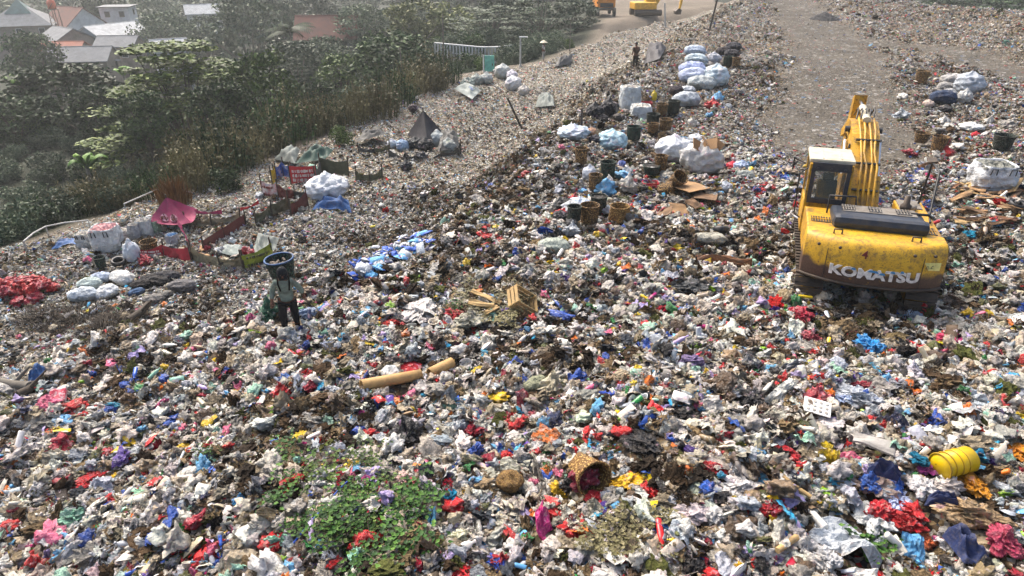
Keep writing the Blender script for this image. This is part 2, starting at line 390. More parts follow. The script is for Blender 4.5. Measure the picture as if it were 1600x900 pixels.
# the ground: one sheet, fine near the camera, out to the horizon
def make_ground():
    az = np.concatenate([np.linspace(-180, -62, 40, endpoint=False), np.linspace(-62, 62, 760, endpoint=False), np.linspace(62, 180, 40, endpoint=False)])
    az = np.radians(az); rr = np.concatenate([[0.], np.geomspace(2, 30, 300, endpoint=False), np.geomspace(30, 110, 190, endpoint=False), np.geomspace(110, 1400, 70)])
    A, Q = np.meshgrid(az, rr); X = Q * np.sin(A); Y = Q * np.cos(A); Z = H(X, Y)
    far = sst(330, 700, Q); Z = Z * (1 - far) + -9 * far
    e, r, lit, road = zones(X, Y)
    na, nr = len(az), len(rr)
    vs = np.stack([X, Y, Z], -1).reshape(-1, 3)
    j, i = np.meshgrid(np.arange(nr - 1), np.arange(na), indexing='ij'); i2 = (i + 1) % na
    fs = np.stack([j * na + i, j * na + i2, (j + 1) * na + i2, (j + 1) * na + i], -1).reshape(-1, 4)
    me = bpy.data.meshes.new('ground'); me.vertices.add(len(vs)); me.vertices.foreach_set('co', vs.ravel())
    me.loops.add(len(fs) * 4); me.loops.foreach_set('vertex_index', fs.ravel())
    me.polygons.add(len(fs)); me.polygons.foreach_set('loop_start', np.arange(len(fs)) * 4)
    me.polygons.foreach_set('use_smooth', np.ones(len(fs), bool))
    me.update(calc_edges=True)
    a = me.color_attributes.new('zone', 'FLOAT_COLOR', 'POINT')
    veg = np.maximum(sst(-.5, 2, e), sst(-4, -7, sdist(X, Y, BERM)))
    old = sst(-2, 5, r + (fbm(X * .5, Y * .5, 61) - .5) * 5)
    c = np.stack([lit, road, veg, old], -1).reshape(-1); a.data.foreach_set('color', c)
    me.validate()
    o = bpy.data.objects.new('ground', me); COL.objects.link(o); o['kind'] = 'structure'
    m, n, b = mat_new('landfill_ground'); at = N(n, 'ShaderNodeAttribute', attribute_name='zone'); sp = N(n, 'ShaderNodeSeparateColor'); n.links.new(at.outputs['Color'], sp.inputs[0])
    tc = N(n, 'ShaderNodeTexCoord').outputs['Object']
    def speck(sc, stops):
        v = N(n, 'ShaderNodeTexVoronoi'); v.inputs['Scale'].default_value = sc; n.links.new(tc, v.inputs['Vector'])
        s2 = N(n, 'ShaderNodeSeparateColor'); n.links.new(v.outputs['Color'], s2.inputs[0]); return ramp(n, s2.outputs[0], stops, 'CONSTANT'), v
    w = [('dark', .0), ('brown', .16), ('olive', .34), ('tan', .4), ('beige', .5), ('black', .62), ('grey', .68), ('offw', .76), ('white', .84), ('slate', .9), ('red', .93), ('sky', .95), ('brown', .96)]
    s1, v1 = speck(9, [(p, PAL[k]) for k, p in w]); s2, v2 = speck(17, [(p, PAL[k]) for k, p in w])
    nn = noise_n(n, tc, 1.3, 4, .7)
    garb = mix(n, ramp(n, nn.outputs[0], [(.45, 0), (.5, 1)]), s1, s2)
    dk = noise_n(n, tc, 3.3, 5, .7)
    garb = mix(n, ramp(n, dk.outputs[0], [(.45, .05), (.64, .8)]), garb, (.06, .047, .034))
    garb = mix(n, 1, garb, mix(n, at.outputs['Alpha'], (.6, .59, .57), (.88, .95, 1)), 'MULTIPLY')
    rn = noise_n(n, tc, .8, 6, .75); rn2 = noise_n(n, tc, 14, 4, .8)
    dirt = ramp(n, rn.outputs[0], [(.3, (.055, .047, .036)), (.7, (.105, .09, .07))]); dirt = mix(n, ramp(n, rn2.outputs[0], [(.35, .55), (.6, 0)]), dirt, (.06, .052, .042))
    s3, v3 = speck(6, [(0, (.1, .09, .07)), (.55, (.13, .12, .1)), (.75, (.17, .15, .12)), (.86, (.35, .33, .3)), (.93, (.5, .48, .45)), (.97, (.4, .05, .05)), (.98, (.1, .2, .35))])
    dirt = mix(n, ramp(n, noise_n(n, tc, .35, 4, .6).outputs[0], [(.4, .15), (.6, .55)]), dirt, s3)
    plain = ramp(n, noise_n(n, tc, .15, 5, .6).outputs[0], [(.3, (.13, .108, .08)), (.7, (.2, .165, .125))])
    vegc = ramp(n, noise_n(n, tc, .6, 6, .7).outputs[0], [(.35, (.012, .016, .009)), (.6, (.028, .032, .018)), (.78, (.07, .06, .045))])
    c = mix(n, sp.outputs[0], plain, garb); c = mix(n, sp.outputs[1], c, dirt); c = mix(n, sp.outputs[2], c, vegc)
    n.links.new(c, b.inputs['Base Color']); b.inputs['Roughness'].default_value = .9; b.inputs['Specular IOR Level'].default_value = .2
    ad = N(n, 'ShaderNodeMath', operation='MULTIPLY_ADD'); n.links.new(v1.outputs['Distance'], ad.inputs[0]); ad.inputs[1].default_value = .8; n.links.new(dk.outputs[0], ad.inputs[2])
    bump(n, b, ad.outputs[0], .7, .12)
    me.materials.append(m); return o
ground = make_ground()

# ---------------------------------------------------------------- loose litter: what nobody could count
def sample(n, r0, r1, amax=60):
    rr = np.sqrt(rng.uniform(r0 * r0, r1 * r1, n)); a = np.radians(rng.uniform(-amax, amax, n))
    return rr * np.sin(a), rr * np.cos(a)
def seen(x, y, pad=1.25):
    """keep what the photograph's field of view (with a wide margin) can reach"""
    z = H(x, y) - CAM_Z; t = y * CP - z * SP; u = x / t; v = (y * SP + z * CP) / t
    return (t > 0) & (np.abs(u) < .75 * pad) & (v > -.42 * pad - .05) & (v < .46)
EXC = (8.45, 15.3)
def scatter():
    X = []; Y = []
    for n, r0, r1, am in ((int(560 * 640), 4, 16, 60), (int(240 * 1500), 16, 28, 52), (int(100 * 2600), 28, 50, 48), (int(36 * 5600), 50, 96, 44)):
        x, y = sample(n, r0, r1, am); X.append(x); Y.append(y)
    x = np.concatenate(X); y = np.concatenate(Y)
    k = seen(x, y); x = x[k]; y = y[k]
    e, r, lit, road = zones(x, y)
    k = rng.random(len(x)) < lit * (1 - .9 * road) * (1 - .3 * sst(2, 4, r))
    return x[k], y[k], e[k], r[k], road[k]
def near_things(x, y):
    """where a sack, basket, bag or other solid thing already lies"""
    bpy.context.view_layer.update(); out = np.zeros(len(x), bool)
    for o in bpy.data.objects:
        if o.parent or 'label' not in o or o.get('kind') or o.get('group') in ('bags of the red heap', 'loose bags of the sorting camp') or o['category'] in ('banner', 'net wall', 'cloth wall', 'cloth fence', 'net fence', 'board wall', 'canopy', 'tent', 'pole', 'tree', 'reeds', 'house', 'fence', 'excavator', 'branch', 'cloth strip', 'pipe rail', 'strap', 'lamp post', 'dead brush', 'person', 'plant waste', 'refuse lump', 'log', 'stick'): continue
        cs = [q.matrix_world @ Vector(c) for q in [o] + list(o.children) if q.type == 'MESH' for c in q.bound_box]
        if not cs: continue
        x0, x1, y0, y1 = min(c.x for c in cs), max(c.x for c in cs), min(c.y for c in cs), max(c.y for c in cs)
        if max(x1 - x0, y1 - y0) > 4: continue
        k = .9 if max(x1 - x0, y1 - y0) > .5 else .7
        cx, cy, hx, hy = (x0 + x1) / 2, (y0 + y1) / 2, max(.04, (x1 - x0) / 2 * k), max(.04, (y1 - y0) / 2 * k)
        out |= ((x - cx) / hx) ** 2 + ((y - cy + .06) / hy) ** 2 < 1
    return out
def litter_all():
    x, y, e, r, road = scatter(); k = ~near_things(x, y); x, y, e, r, road = x[k], y[k], e[k], r[k], road[k]; n = len(x); z = H(x, y); dist = np.hypot(np.hypot(x, y), z - CAM_Z)
    ex, ey = x - EXC[0], y - EXC[1]; ca, sa = math.cos(R(-20)), math.sin(R(-20)); lx = ex * ca + ey * sa; ly = -ex * sa + ey * ca
    nt_ = (np.abs(np.abs(lx) - 1.05) < .32) & (np.abs(ly) < 2.0)
    old = sst(-.6, 3.6, r + (fbm(x * .5, y * .5, 61) - .5) * 5); steep = np.exp(-((r - 1.8) / 2.6) ** 2) * sst(19, 24, y)
    right = sst(3, 0, r) * sst(22, 36, y) * .4
    old = np.maximum(old, right)
    patch = fbm(x * .55 + 3, y * .55, 71, 3)             # dark rotting patches
    patch2 = fbm(x * .3, y * .3, 77, 3)
    u = rng.random(n)
    darkp = np.clip(sst(.56, .68, patch) * .5 + steep * .5 + sst(.6, .7, patch2) * .2, 0, .9)
    c = pick_palette(P_FRESH, n); co = pick_palette(P_OLD, n); cd = pick_palette(P_DARK, n)
    c = np.where((rng.random(n) < old)[:, None], co, c); isd = rng.random(n) < darkp; c = np.where(isd[:, None], cd, c)
    c = np.where(((old > .5) & (steep < .5) & ~isd)[:, None], np.clip(c * 1.25, 0, .85), c)
    # local tint runs (a torn load of one colour)
    for s, key, th in ((81, 'red', .80), (82, 'cool', .74), (83, 'white', .70), (84, 'blue', .82), (85, 'pink', .86), (86, 'offw', .72)):
        q = (vn(x * 1.1, y * 1.1, s) * .65 + vn(x * 2.7, y * 2.7, s + 40) * .35 > th) & (rng.random(n) < .5) & ~isd & (rng.random(n) > old * .6); c[q] = PAL[key]
    c = c * rng.uniform(.72, 1.12, (n, 1)) * (1 + rng.uniform(-.05, .05, (n, 3)))
    # mixture of kinds
    kind = rng.choice(6, n, p=[.35, .28, .225, .03, .015, .10])
    kind = np.where(isd & (rng.random(n) < .7), 5, kind)
    kind = np.where((old > .5) & (rng.random(n) < .12), 5, kind); kind = np.where((old > .5) & (kind == 0) & (rng.random(n) < .45), 1, kind)
    rotc = pick_palette(P_ROT, n) * rng.uniform(.7, 1.5, (n, 1))
    m5 = (kind == 5) & (rng.random(n) < .65 - .4 * (old > .5) * (steep < .4)); c[m5] = rotc[m5]
    base = np.array([.095, .12, .092, .15, .09, .14])[kind] * np.exp(rng.normal(0, .46, n))
    base *= 1.08 - .3 * sst(12, 32, dist) + .35 * sst(40, 80, dist)
    base *= np.where(old > .5, .72, 1.0) * np.where(steep > .5, .95, 1)
    base = np.clip(base * .78, .04, .3 + .004 * dist)
    base = np.where(road > .4, np.minimum(base * .55, .17), base)
    # normal of the ground for tilting
    h = .15; gx = (H(x + h, y) - H(x - h, y)) / (2 * h); gy = (H(x, y + h) - H(x, y - h)) / (2 * h)
    rx = np.arctan(gy) + rng.normal(0, .45, n); ry = -np.arctan(gx) + rng.normal(0, .45, n); rzr = rng.uniform(0, 6.283, n)
    zz = z + rng.uniform(-.03, .09, n) * np.minimum(base / .15, 2) 
    spec = [('bag_litter', BAGS[:5], 0, 'loose crumpled plastic bags strewn all over the landfill'), ('film_litter', SHEETS, 1, 'torn plastic film and sheeting strewn through the refuse'),
            ('packet_litter', PACKS, 2, 'printed food packets and wrappers strewn through the refuse'), ('bottle_litter', [BOTTLE], 3, 'small plastic bottles strewn through the refuse'),
            ('tub_litter', [TUB], 4, 'small plastic tubs strewn through the refuse'), ('rotting_litter', ROTS, 5, 'brown rotting matter, rags and stalks between the plastic')]
    for name, mes, kk, lab in spec:
        s = kind == kk; m = int(s.sum())
        me = bpy.data.meshes.new(name); me.vertices.add(m); me.vertices.foreach_set('co', np.stack([x[s], y[s], zz[s]], -1).ravel())
        def at(nm, ty, key, arr): a = me.attributes.new(nm, ty, 'POINT'); a.data.foreach_set(key, np.ascontiguousarray(arr).ravel())
        at('lrot', 'FLOAT_VECTOR', 'vector', np.stack([rx[s], ry[s], rzr[s]], -1).astype(np.float32))
        sc = base[s][:, None] * np.exp(rng.normal(0, .16, (m, 3))); sc[:, 2] *= .8; at('lsc', 'FLOAT_VECTOR', 'vector', sc.astype(np.float32))
        at('lcol', 'FLOAT_COLOR', 'color', np.concatenate([c[s], np.ones((m, 1))], 1).astype(np.float32))
        at('lidx', 'INT', 'value', rng.integers(0, len(mes), m).astype(np.int32))
        o = bpy.data.objects.new(name, me); COL.objects.link(o); tag(o, lab, None, None, 'stuff')
        g = bpy.data.node_groups.new(name, 'GeometryNodeTree'); g.interface.new_socket('Geometry', in_out='INPUT', socket_type='NodeSocketGeometry'); g.interface.new_socket('Geometry', in_out='OUTPUT', socket_type='NodeSocketGeometry')
        gi = g.nodes.new('NodeGroupInput'); go = g.nodes.new('NodeGroupOutput'); ip = g.nodes.new('GeometryNodeInstanceOnPoints')
        jn = g.nodes.new('GeometryNodeJoinGeometry')
        for pm in mes:
            oi = g.nodes.new('GeometryNodeObjectInfo'); oi.transform_space = 'ORIGINAL'; oi.inputs['Object'].default_value = PROTO[pm.name]; oi.inputs['As Instance'].default_value = True
            if len(mes) > 1: g.links.new(oi.outputs['Geometry'], jn.inputs[0])
        g.links.new(gi.outputs[0], ip.inputs['Points']); g.links.new(jn.outputs[0] if len(mes) > 1 else oi.outputs['Geometry'], ip.inputs['Instance'])
        def na(nm, dt): q = g.nodes.new('GeometryNodeInputNamedAttribute'); q.data_type = dt; q.inputs['Name'].default_value = nm; return next(o_ for o_ in q.outputs if o_.enabled and o_.name == 'Attribute')
        er = g.nodes.new('FunctionNodeEulerToRotation'); g.links.new(na('lrot', 'FLOAT_VECTOR'), er.inputs[0])
        g.links.new(er.outputs[0], ip.inputs['Rotation']); g.links.new(na('lsc', 'FLOAT_VECTOR'), ip.inputs['Scale'])
        if len(mes) > 1: ip.inputs['Pick Instance'].default_value = True; g.links.new(na('lidx', 'INT'), ip.inputs['Instance Index'])
        g.links.new(ip.outputs[0], go.inputs[0]); md = o.modifiers.new('scatter', 'NODES'); md.node_group = g
    print('litter', n)

# one real piece of every sort lies on the heap; the loose litter repeats their meshes
PROTO = {}
def proto(me, name, label, cat, px, py, s, key):
    p = hit(px, py); o = put(name, me, None, p, (random.uniform(-.2, .2), random.uniform(-.2, .2), random.uniform(0, 6)), s, PAL[key]); tag(o, label, cat); PROTO[me.name] = o
proto(BAGS[0], 'plastic_bag', 'crumpled white carrier bag left of the green leafy branches', 'plastic bag', 300, 745, .34, 'white')
proto(BAGS[1], 'plastic_bag', 'scarlet knotted plastic bag at the lower edge of the green leafy branches', 'plastic bag', 576, 852, .34, 'red')
proto(BAGS[2], 'plastic_bag', 'flat red plastic bag on the rubbish left of the broken yellow basket', 'plastic bag', 655, 770, .4, 'crim')
proto(BAGS[3], 'plastic_bag', 'black plastic bag above the green leafy branches', 'plastic bag', 640, 683, .48, 'black')
proto(BAGS[4], 'plastic_bag', 'coral red plastic bag below and left of the broken basket', 'plastic bag', 425, 855, .3, 'red')
proto(SHEETS[0], 'plastic_sheet', 'large torn translucent sheet near the bottom right', 'plastic sheet', 1320, 850, .88, 'cool')
proto(SHEETS[1], 'plastic_sheet', 'mint green torn sheet at the lower left', 'plastic sheet', 116, 812, .42, 'mint')
proto(SHEETS[2], 'plastic_sheet', 'white torn sheet above the cardboard tube', 'plastic sheet', 655, 492, .7, 'white')
proto(SHEETS[3], 'plastic_sheet', 'long purple film strip at the bottom centre', 'plastic sheet', 850, 822, .6, 'magenta')
proto(PACKS[0], 'food_packet', 'yellow printed food packet beside the green leafy branches', 'packet', 625, 795, .24, 'yellow')
proto(PACKS[1], 'food_packet', 'bright blue packet at the bottom centre right', 'packet', 1038, 815, .2, 'blue')
proto(PACKS[2], 'paper_wrapper', 'pale blue sheet of paper tucked against the cardboard tube', 'wrapper', 662, 592, .35, 'cool')
proto(BOTTLE, 'plastic_bottle', 'white bottle with a blue cap near the bottom right', 'bottle', 1273, 812, .36, 'white')
proto(TUB, 'plastic_tub', 'upturned pale plastic tub right of the leafy branches', 'tub', 600, 757, .2, 'cool')
proto(ROTS[0], 'rotting_clump', 'tangle of brown stalks left of the leafy branches', 'plant waste', 250, 850, .8, 'brown')
proto(ROTS[1], 'rotting_clump', 'tangle of tan straw on the right of the broken basket', 'plant waste', 1125, 708, .8, 'tan')
proto(ROTS[2], 'rotting_lump', 'brown lump of rotted waste low on the far left', 'refuse lump', 30, 700, .35, 'brown')
proto(ROTS[3], 'rotting_lump', 'dark lump of rotted waste under the cardboard tube', 'refuse lump', 560, 668, .4, 'dark')
proto(ROTS[4], 'stick', 'thin dark stick poking out of the rubbish near the bottom left', 'stick', 215, 812, .9, 'brown')
# ---------------------------------------------------------------- shared object materials
M_YEL, n, b = mat_new('worn_yellow_paint')
tc = N(n, 'ShaderNodeTexCoord').outputs['Object']
_a = noise_n(n, tc, 9, 6, .75); _s = noise_n(n, tc, 34, 3, .8)
_sx = N(n, 'ShaderNodeSeparateXYZ'); n.links.new(tc, _sx.inputs[0])
_c = mix(n, ramp(n, noise_n(n, tc, 1.2, 4).outputs[0], [(.35, 0), (.7, .5)]), hexc('cb9a18'), hexc('96691a'))
_c = mix(n, ramp(n, _a.outputs[0], [(.52, 0), (.64, .85)]), _c, (.07, .035, .015))
_c = mix(n, ramp(n, noise_n(n, tc, 2.3, 6, .8).outputs[0], [(.5, 0), (.62, .75)]), _c, (.13, .085, .035))
_c = mix(n, ramp(n, _s.outputs[0], [(.6, 0), (.68, .8)]), _c, (.05, .03, .015))
n.links.new(_c, b.inputs['Base Color']); b.inputs['Roughness'].default_value = .5; bump(n, b, _a.outputs[0], .25, .01)
def counterweight_mat():
    m, n, b = mat_new('counterweight_paint'); tc = N(n, 'ShaderNodeTexCoord').outputs['Object']; sx = N(n, 'ShaderNodeSeparateXYZ'); n.links.new(tc, sx.inputs[0])
    big = noise_n(n, tc, 3.0, 6, .7); fine = noise_n(n, tc, 26, 4, .8); mid = noise_n(n, tc, 8, 5, .75)
    def ma(op, a, b_, c_=None):
        q = N(n, 'ShaderNodeMath', operation=op)
        for i, v in enumerate((a, b_, c_)):
            if v is None: continue
            if isinstance(v, (int, float)): q.inputs[i].default_value = v
            else: n.links.new(v, q.inputs[i])
        return q.outputs[0]
    # bare rusty band low down with a ragged upper edge that climbs at the left end
    edge = ma('MULTIPLY_ADD', big.outputs[0], .34, sx.outputs[2]); ab = ma('ABSOLUTE', sx.outputs[0], 0)
    lift = ma('MULTIPLY', ma('MAXIMUM', ma('MULTIPLY_ADD', ma('MULTIPLY', sx.outputs[0], -1.0), .6, -.62), 0), .7)
    edge = ma('SUBTRACT', edge, lift); edge = ma('MULTIPLY_ADD', mid.outputs[0], .1, edge)
    rust = ramp(n, edge, [(0, 1), (.0, 1)]); q = N(n, 'ShaderNodeMapRange'); q.inputs[1].default_value = 1.56; q.inputs[2].default_value = 1.46; n.links.new(edge, q.inputs[0])
    y = mix(n, ramp(n, noise_n(n, tc, 1.5, 4).outputs[0], [(.35, 0), (.7, .6)]), hexc('d2a41c'), hexc('9a7018'))
    y = mix(n, ramp(n, fine.outputs[0], [(.57, 0), (.64, .9)]), y, (.05, .03, .015)); y = mix(n, ramp(n, mid.outputs[0], [(.52, 0), (.68, .85)]), y, (.12, .06, .02))
    y = mix(n, ramp(n, noise_n(n, tc, 4.5, 6, .85).outputs[0], [(.52, 0), (.6, .6)]), y, (.16, .1, .03))
    rc = mix(n, ramp(n, fine.outputs[0], [(.35, 0), (.65, 1)]), (.045, .024, .016), (.095, .05, .032))
    rc = mix(n, ramp(n, mid.outputs[0], [(.63, 0), (.68, .7)]), rc, hexc('b98a20'))
    n.links.new(mix(n, q.outputs[0], y, rc), b.inputs['Base Color']); b.inputs['Roughness'].default_value = .5; bump(n, b, fine.outputs[0], .3, .01); return m
M_CW = counterweight_mat()
M_BLK = simple('black_painted_steel', (.012, .014, .018), .45, 0, .3, (.08, .065, .05), 5)
M_NAVY = simple('dark_engine_hood', (.018, .026, .042), .4, 0, .25, (.09, .08, .065), 6)
M_GREYP = simple('dusty_steel_plate', (.22, .2, .17), .7, 0, .4, (.08, .06, .04), 4)
M_STEEL = simple('track_steel', (.07, .055, .045), .6, .5, .4, (.12, .09, .06), 6)
M_CHROME = simple('piston_rod', (.7, .7, .7), .2, 1, .05)
M_CREAM = simple('pale_dusty_roof', hexc('c4bda6'), .6, 0, .3, (.22, .17, .1), 3)
M_SEAT = simple('seat_cloth', (.02, .02, .022), .8)
def glass_mat(name, c=(.6, .75, .72), a=.35):
    m, n, b = mat_new(name); b.inputs['Base Color'].default_value = (*c, 1); b.inputs['Roughness'].default_value = .08; b.inputs['Transmission Weight'].default_value = 0
    b.inputs['Alpha'].default_value = a; b.inputs['Specular IOR Level'].default_value = .8; return m
M_GLASS = glass_mat('cab_glass', (.12, .16, .15), .28)
M_WHITEP = simple('white_lettering', hexc('e8e4dc'), .6, 0, .3, (.12, .08, .05), 12)
M_SIGN = simple('faded_yellow_sticker', hexc('e9e08a'), .5)
M_DARKRED = simple('dark_red_paint', (.16, .02, .015), .6)
M_SKYP = simple('blue_lettering', hexc('3f8fc4'), .6, 0, .3, (.1, .08, .06), 12)

def text_mesh(word, size, thick=.02, bold=.012, fn=None, name='lettering', mat=None):
    cu = bpy.data.curves.new(name, 'FONT'); cu.body = word; cu.size = size; cu.extrude = thick; cu.offset = bold; cu.align_x = 'CENTER'; cu.align_y = 'CENTER'; cu.resolution_u = 3
    o = bpy.data.objects.new(name, cu); COL.objects.link(o); bpy.context.view_layer.update()
    me = bpy.data.meshes.new_from_object(o.evaluated_get(bpy.context.evaluated_depsgraph_get()))
    bpy.data.objects.remove(o); bpy.data.curves.remove(cu)
    if fn:
        for v in me.vertices: v.co = fn(v.co)
    me.materials.clear(); me.materials.append(mat or M_WHITEP); me.name = name
    return me

# ---------------------------------------------------------------- the excavator
def excavator():
    gzv = min(gz(EXC[0] + a, EXC[1] + b_) for a in (-1, 0, 1) for b_ in (-1.5, 0, 1.5))
    ex = thing('excavator', 'large worn yellow excavator seen from behind on the rubbish plateau', 'excavator', (EXC[0], EXC[1], gz(*EXC) - .26), R(-20))
    ex.rotation_euler = (R(-2.5), R(-1), R(-20))
    # tracks
    for s in (-1, 1):
        tr = MB(); Rr = .42; L = 1.75; n_ = 46; per = 2 * math.pi * Rr + 4 * L
        for i in range(n_):
            d = per * i / n_
            if d < 2 * L: y, z, a = -L + d, 2 * Rr, 0
            elif d < 2 * L + math.pi * Rr: th = (d - 2 * L) / Rr; y, z, a = L + Rr * math.sin(th), Rr + Rr * math.cos(th), -th
            elif d < 4 * L + math.pi * Rr: y, z, a = L - (d - 2 * L - math.pi * Rr), 0, math.pi
            else: th = (d - 4 * L - math.pi * Rr) / Rr; y, z, a = -L - Rr * math.sin(th), Rr - Rr * math.cos(th), math.pi - th
            tr.box((s * 1.12, y, z + .02), (.6, per / n_ * .9, .045), (a, 0, 0)); tr.box((s * 1.12, y, z + .02), (.6, .03, .11), (a, 0, 0))
        t_ = tr.build('track', M_STEEL, ex)
        fr = MB().box((s * 1.12, 0, .42), (.34, 3.3, .42), bev=.05)
        for y in (-1.75, 1.75): fr.lathe([(0, -.15), (.34, -.15), (.34, .15), (0, .15)], 18, 0, Matrix.Translation((s * 1.12, y, .44)) @ Matrix.Rotation(R(90), 4, 'Y'))
        fr.build('track_frame', M_YEL, t_)
    MB().box((0, 0, .62), (1.9, 1.6, .34), bev=.05).lathe([(0, .75), (.62, .75), (.62, .98), (0, .98)], 28).build('undercarriage', M_BLK, ex)
    # revolving platform and side housings
    MB().box((0, -.25, 1.06), (2.5, 3.9, .16), bev=.03).build('platform', M_BLK, ex)
    # counterweight: curved plan, lower edge lip
    def cw_y(x, z): return -2.72 + .42 * (abs(x) / 1.36) ** 2.6 + .10 * max(0, (z - 1.35)) ** 1.5 + .12 * max(0, 1.15 - z)
    cw = MB(); nx = 40; zs = [.9, .92, .96, 1.05, 1.2, 1.4, 1.58, 1.72, 1.82, 1.88, 1.9]
    ins = [.06, .02, 0, 0, 0, 0, .01, .03, .07, .14, .22]
    vs = []; fs = []
    for j, z in enumerate(zs):
        for i in range(nx + 1):
            t = i / nx * 2 - 1; x = 1.37 * math.sin(t * math.pi / 2) * (1 - ins[j] * .12)
            vs.append((x, cw_y(x, z) + ins[j] + .06 * (abs(t) > .999), z))
    W = nx + 1
    for j in range(len(zs) - 1):
        for i in range(nx): fs.append((j * W + i, j * W + i + 1, (j + 1) * W + i + 1, (j + 1) * W + i))
    nb = len(vs)
    for j, z in enumerate(zs):
        for i in range(nx + 1): v = vs[j * W + i]; vs.append((v[0], -1.72, v[2]))
    T = len(zs) - 1
    for i in range(nx): fs.append((T * W + i, T * W + i + 1, nb + T * W + i + 1, nb + T * W + i)); fs.append((i, i + 1, nb + i + 1, nb + i))
    for j in range(T):
        for i in (0, nx): fs.append((j * W + i, (j + 1) * W + i, nb + (j + 1) * W + i, nb + j * W + i))
    cw.add(vs, fs, True); cwo = cw.build('counterweight', M_CW, ex)
    lip = MB()
    for i in range(26):
        x0 = -1.37 + i * 2.74 / 26; x1 = x0 + 2.74 / 26; xm = (x0 + x1) / 2
        lip.tube([(x0, cw_y(x0, .95) - .012, .97), (x1, cw_y(x1, .95) - .012, .97)], .035, 6, cap=False)
    lip.build('lower_rib', M_STEEL, cwo)
    def wrap(p): x = p.x + .02; z = p.y + 1.25 - p.x * .0; return Vector((x, cw_y(x, z) - .012 - p.z, z))
    me = text_mesh('KOMATSU', .36, .012, .015, lambda p: wrap(Vector((p.x * 1.02, p.y * .8, p.z))), 'lettering', M_WHITEP)
    lt = bpy.data.objects.new('lettering', me); COL.objects.link(lt); lt.parent = cwo
    me = text_mesh('4', .24, .006, .004, lambda p: (lambda x, z: Vector((x, cw_y(x, z) - .008 - p.z, z)))(p.x - .22, p.y + 1.66), 'number', M_DARKRED)
    lt = bpy.data.objects.new('number', me); COL.objects.link(lt); lt.parent = cwo
                                    # scraps of an older blue layer on the tops of the letters
    for x, w, z in ((-.38, .10, 1.345), (.0, .22, 1.335), (.17, .12, 1.30), (.36, .1, 1.36), (.53, .07, 1.38)):
        MB().box((x, cw_y(x, z) - .03, z), (w, .008, .045), (0, R(random.uniform(-9, 9)), 0), taper=(.6, 1)).build('blue_paint_remnant', M_SKYP, cwo)
    for x in (-.92, .9): MB().box((x, cw_y(x, 1.3) - .004, 1.36), (.012, .012, .66)).build('panel_seam', M_BLK, cwo)
    for x, z in ((-1.1, 1.72), (-.7, 1.74), (.7, 1.74), (1.1, 1.72)): MB().lathe([(0, 0), (.035, 0), (.035, .02), (0, .03)], 8, 0, Matrix.Translation((x, cw_y(x, z) - .0, z)) @ Matrix.Rotation(R(90), 4, 'X')).build('bolt', M_STEEL, cwo)
    st = MB().box((1.08, cw_y(1.08, 1.5) - .012, 1.5), (.32, .01, .17), (0, 0, R(16))).build('sticker', M_SIGN, cwo)
    tri = MB(); 
    for x in (.99, 1.09): tri.tube([(x - .035, cw_y(x - .035, 1.5) - .022, 1.465), (x + .035, cw_y(x + .035, 1.5) - .022, 1.465), (x, cw_y(x, 1.5) - .022, 1.53), (x - .035, cw_y(x - .035, 1.5) - .022, 1.465)], .006, 4)
    tri.build('warning_triangle', M_BLK, st)
    for s in (-.75, .75): MB().tube([(s - .08, -2.2, 1.9), (s - .08, -2.2, 2.0), (s + .08, -2.2, 2.0), (s + .08, -2.2, 1.9)], .02, 6).build('lifting_eye', M_STEEL, cwo)
    # engine bay: side housings with grilles, black hood
    MB().box((-1.02, -1.0, 1.5), (.66, 1.45, .78), bev=.04).build('left_housing', M_YEL, ex)
    rh = MB().box((1.02, -.35, 1.5), (.62, 2.75, .78), bev=.04).build('right_housing', M_YEL, ex)
    hb = MB().box((0.03, -1.0, 1.5), (1.42, 1.45, .75), bev=.03).build('engine_bay', M_BLK, ex)
    hd = MB().box((.08, -1.18, 2.0), (1.86, .95, .26), bev=.1).box((.1, -1.62, 2.03), (1.9, .42, .30), bev=.14).build('engine_hood', M_NAVY, ex)
    MB().box((.12, -.98, 2.137), (1.5, .5, .02), bev=.006).build('hood_top_plate', M_GREYP, hd)
    for cx, cy, w, d, z, m_ in ((-1.0, -1.25, .5, .42, 1.892, M_BLK), (1.08, -1.35, .34, .5, 1.892, M_BLK), (-.5, -.98, .28, .4, 2.148, M_BLK), (.05, -.98, .26, .4, 2.148, M_BLK), (.62, -.98, .3, .4, 2.148, M_BLK)):
        g = MB().box((cx, cy, z), (w, d, .012))
        gr = g.build('grille', m_, ex); k = int(w / .055); sl = MB()
        for i in range(k): sl.box((cx - w / 2 + (i + .5) * w / k, cy, z + .012), (.018, d * .96, .014))
        sl.box((cx, cy, z + .014), (w, .03, .02)); sl.build('grille_bar', M_YEL if z < 2 else M_GREYP, gr)
    MB().tube([(-.9, -.72, 1.9), (-.9, -.72, 2.32), (-.35, -.72, 2.34), (-.32, -.72, 2.12)], .022, 8).build('handrail', M_BLK, ex)
    ml = MB().lathe([(0, 2.1), (.12, 2.1), (.12, 2.2), (.07, 2.24), (.06, 2.42), (0, 2.42)], 12, 0, Matrix.Translation((.72, -.55, 0))).build('exhaust_pipe', M_STEEL, ex)
    # access rail and mirror at the right
    MB().tube([(1.2, -.9, 1.95), (1.24, -.5, 2.0), (1.27, -.25, 2.95), (1.25, .5, 2.98), (1.22, .75, 1.9)], .026, 8).tube([(.7, -1.0, 2.14), (1.1, -1.05, 2.16), (1.22, -.9, 2.05)], .03, 8).build('access_rail', M_BLK, ex)
    mr = MB().box((1.24, .55, 3.02), (.2, .26, .05), (R(12), R(-8), 0), bev=.015).build('mirror', M_STEEL, ex)
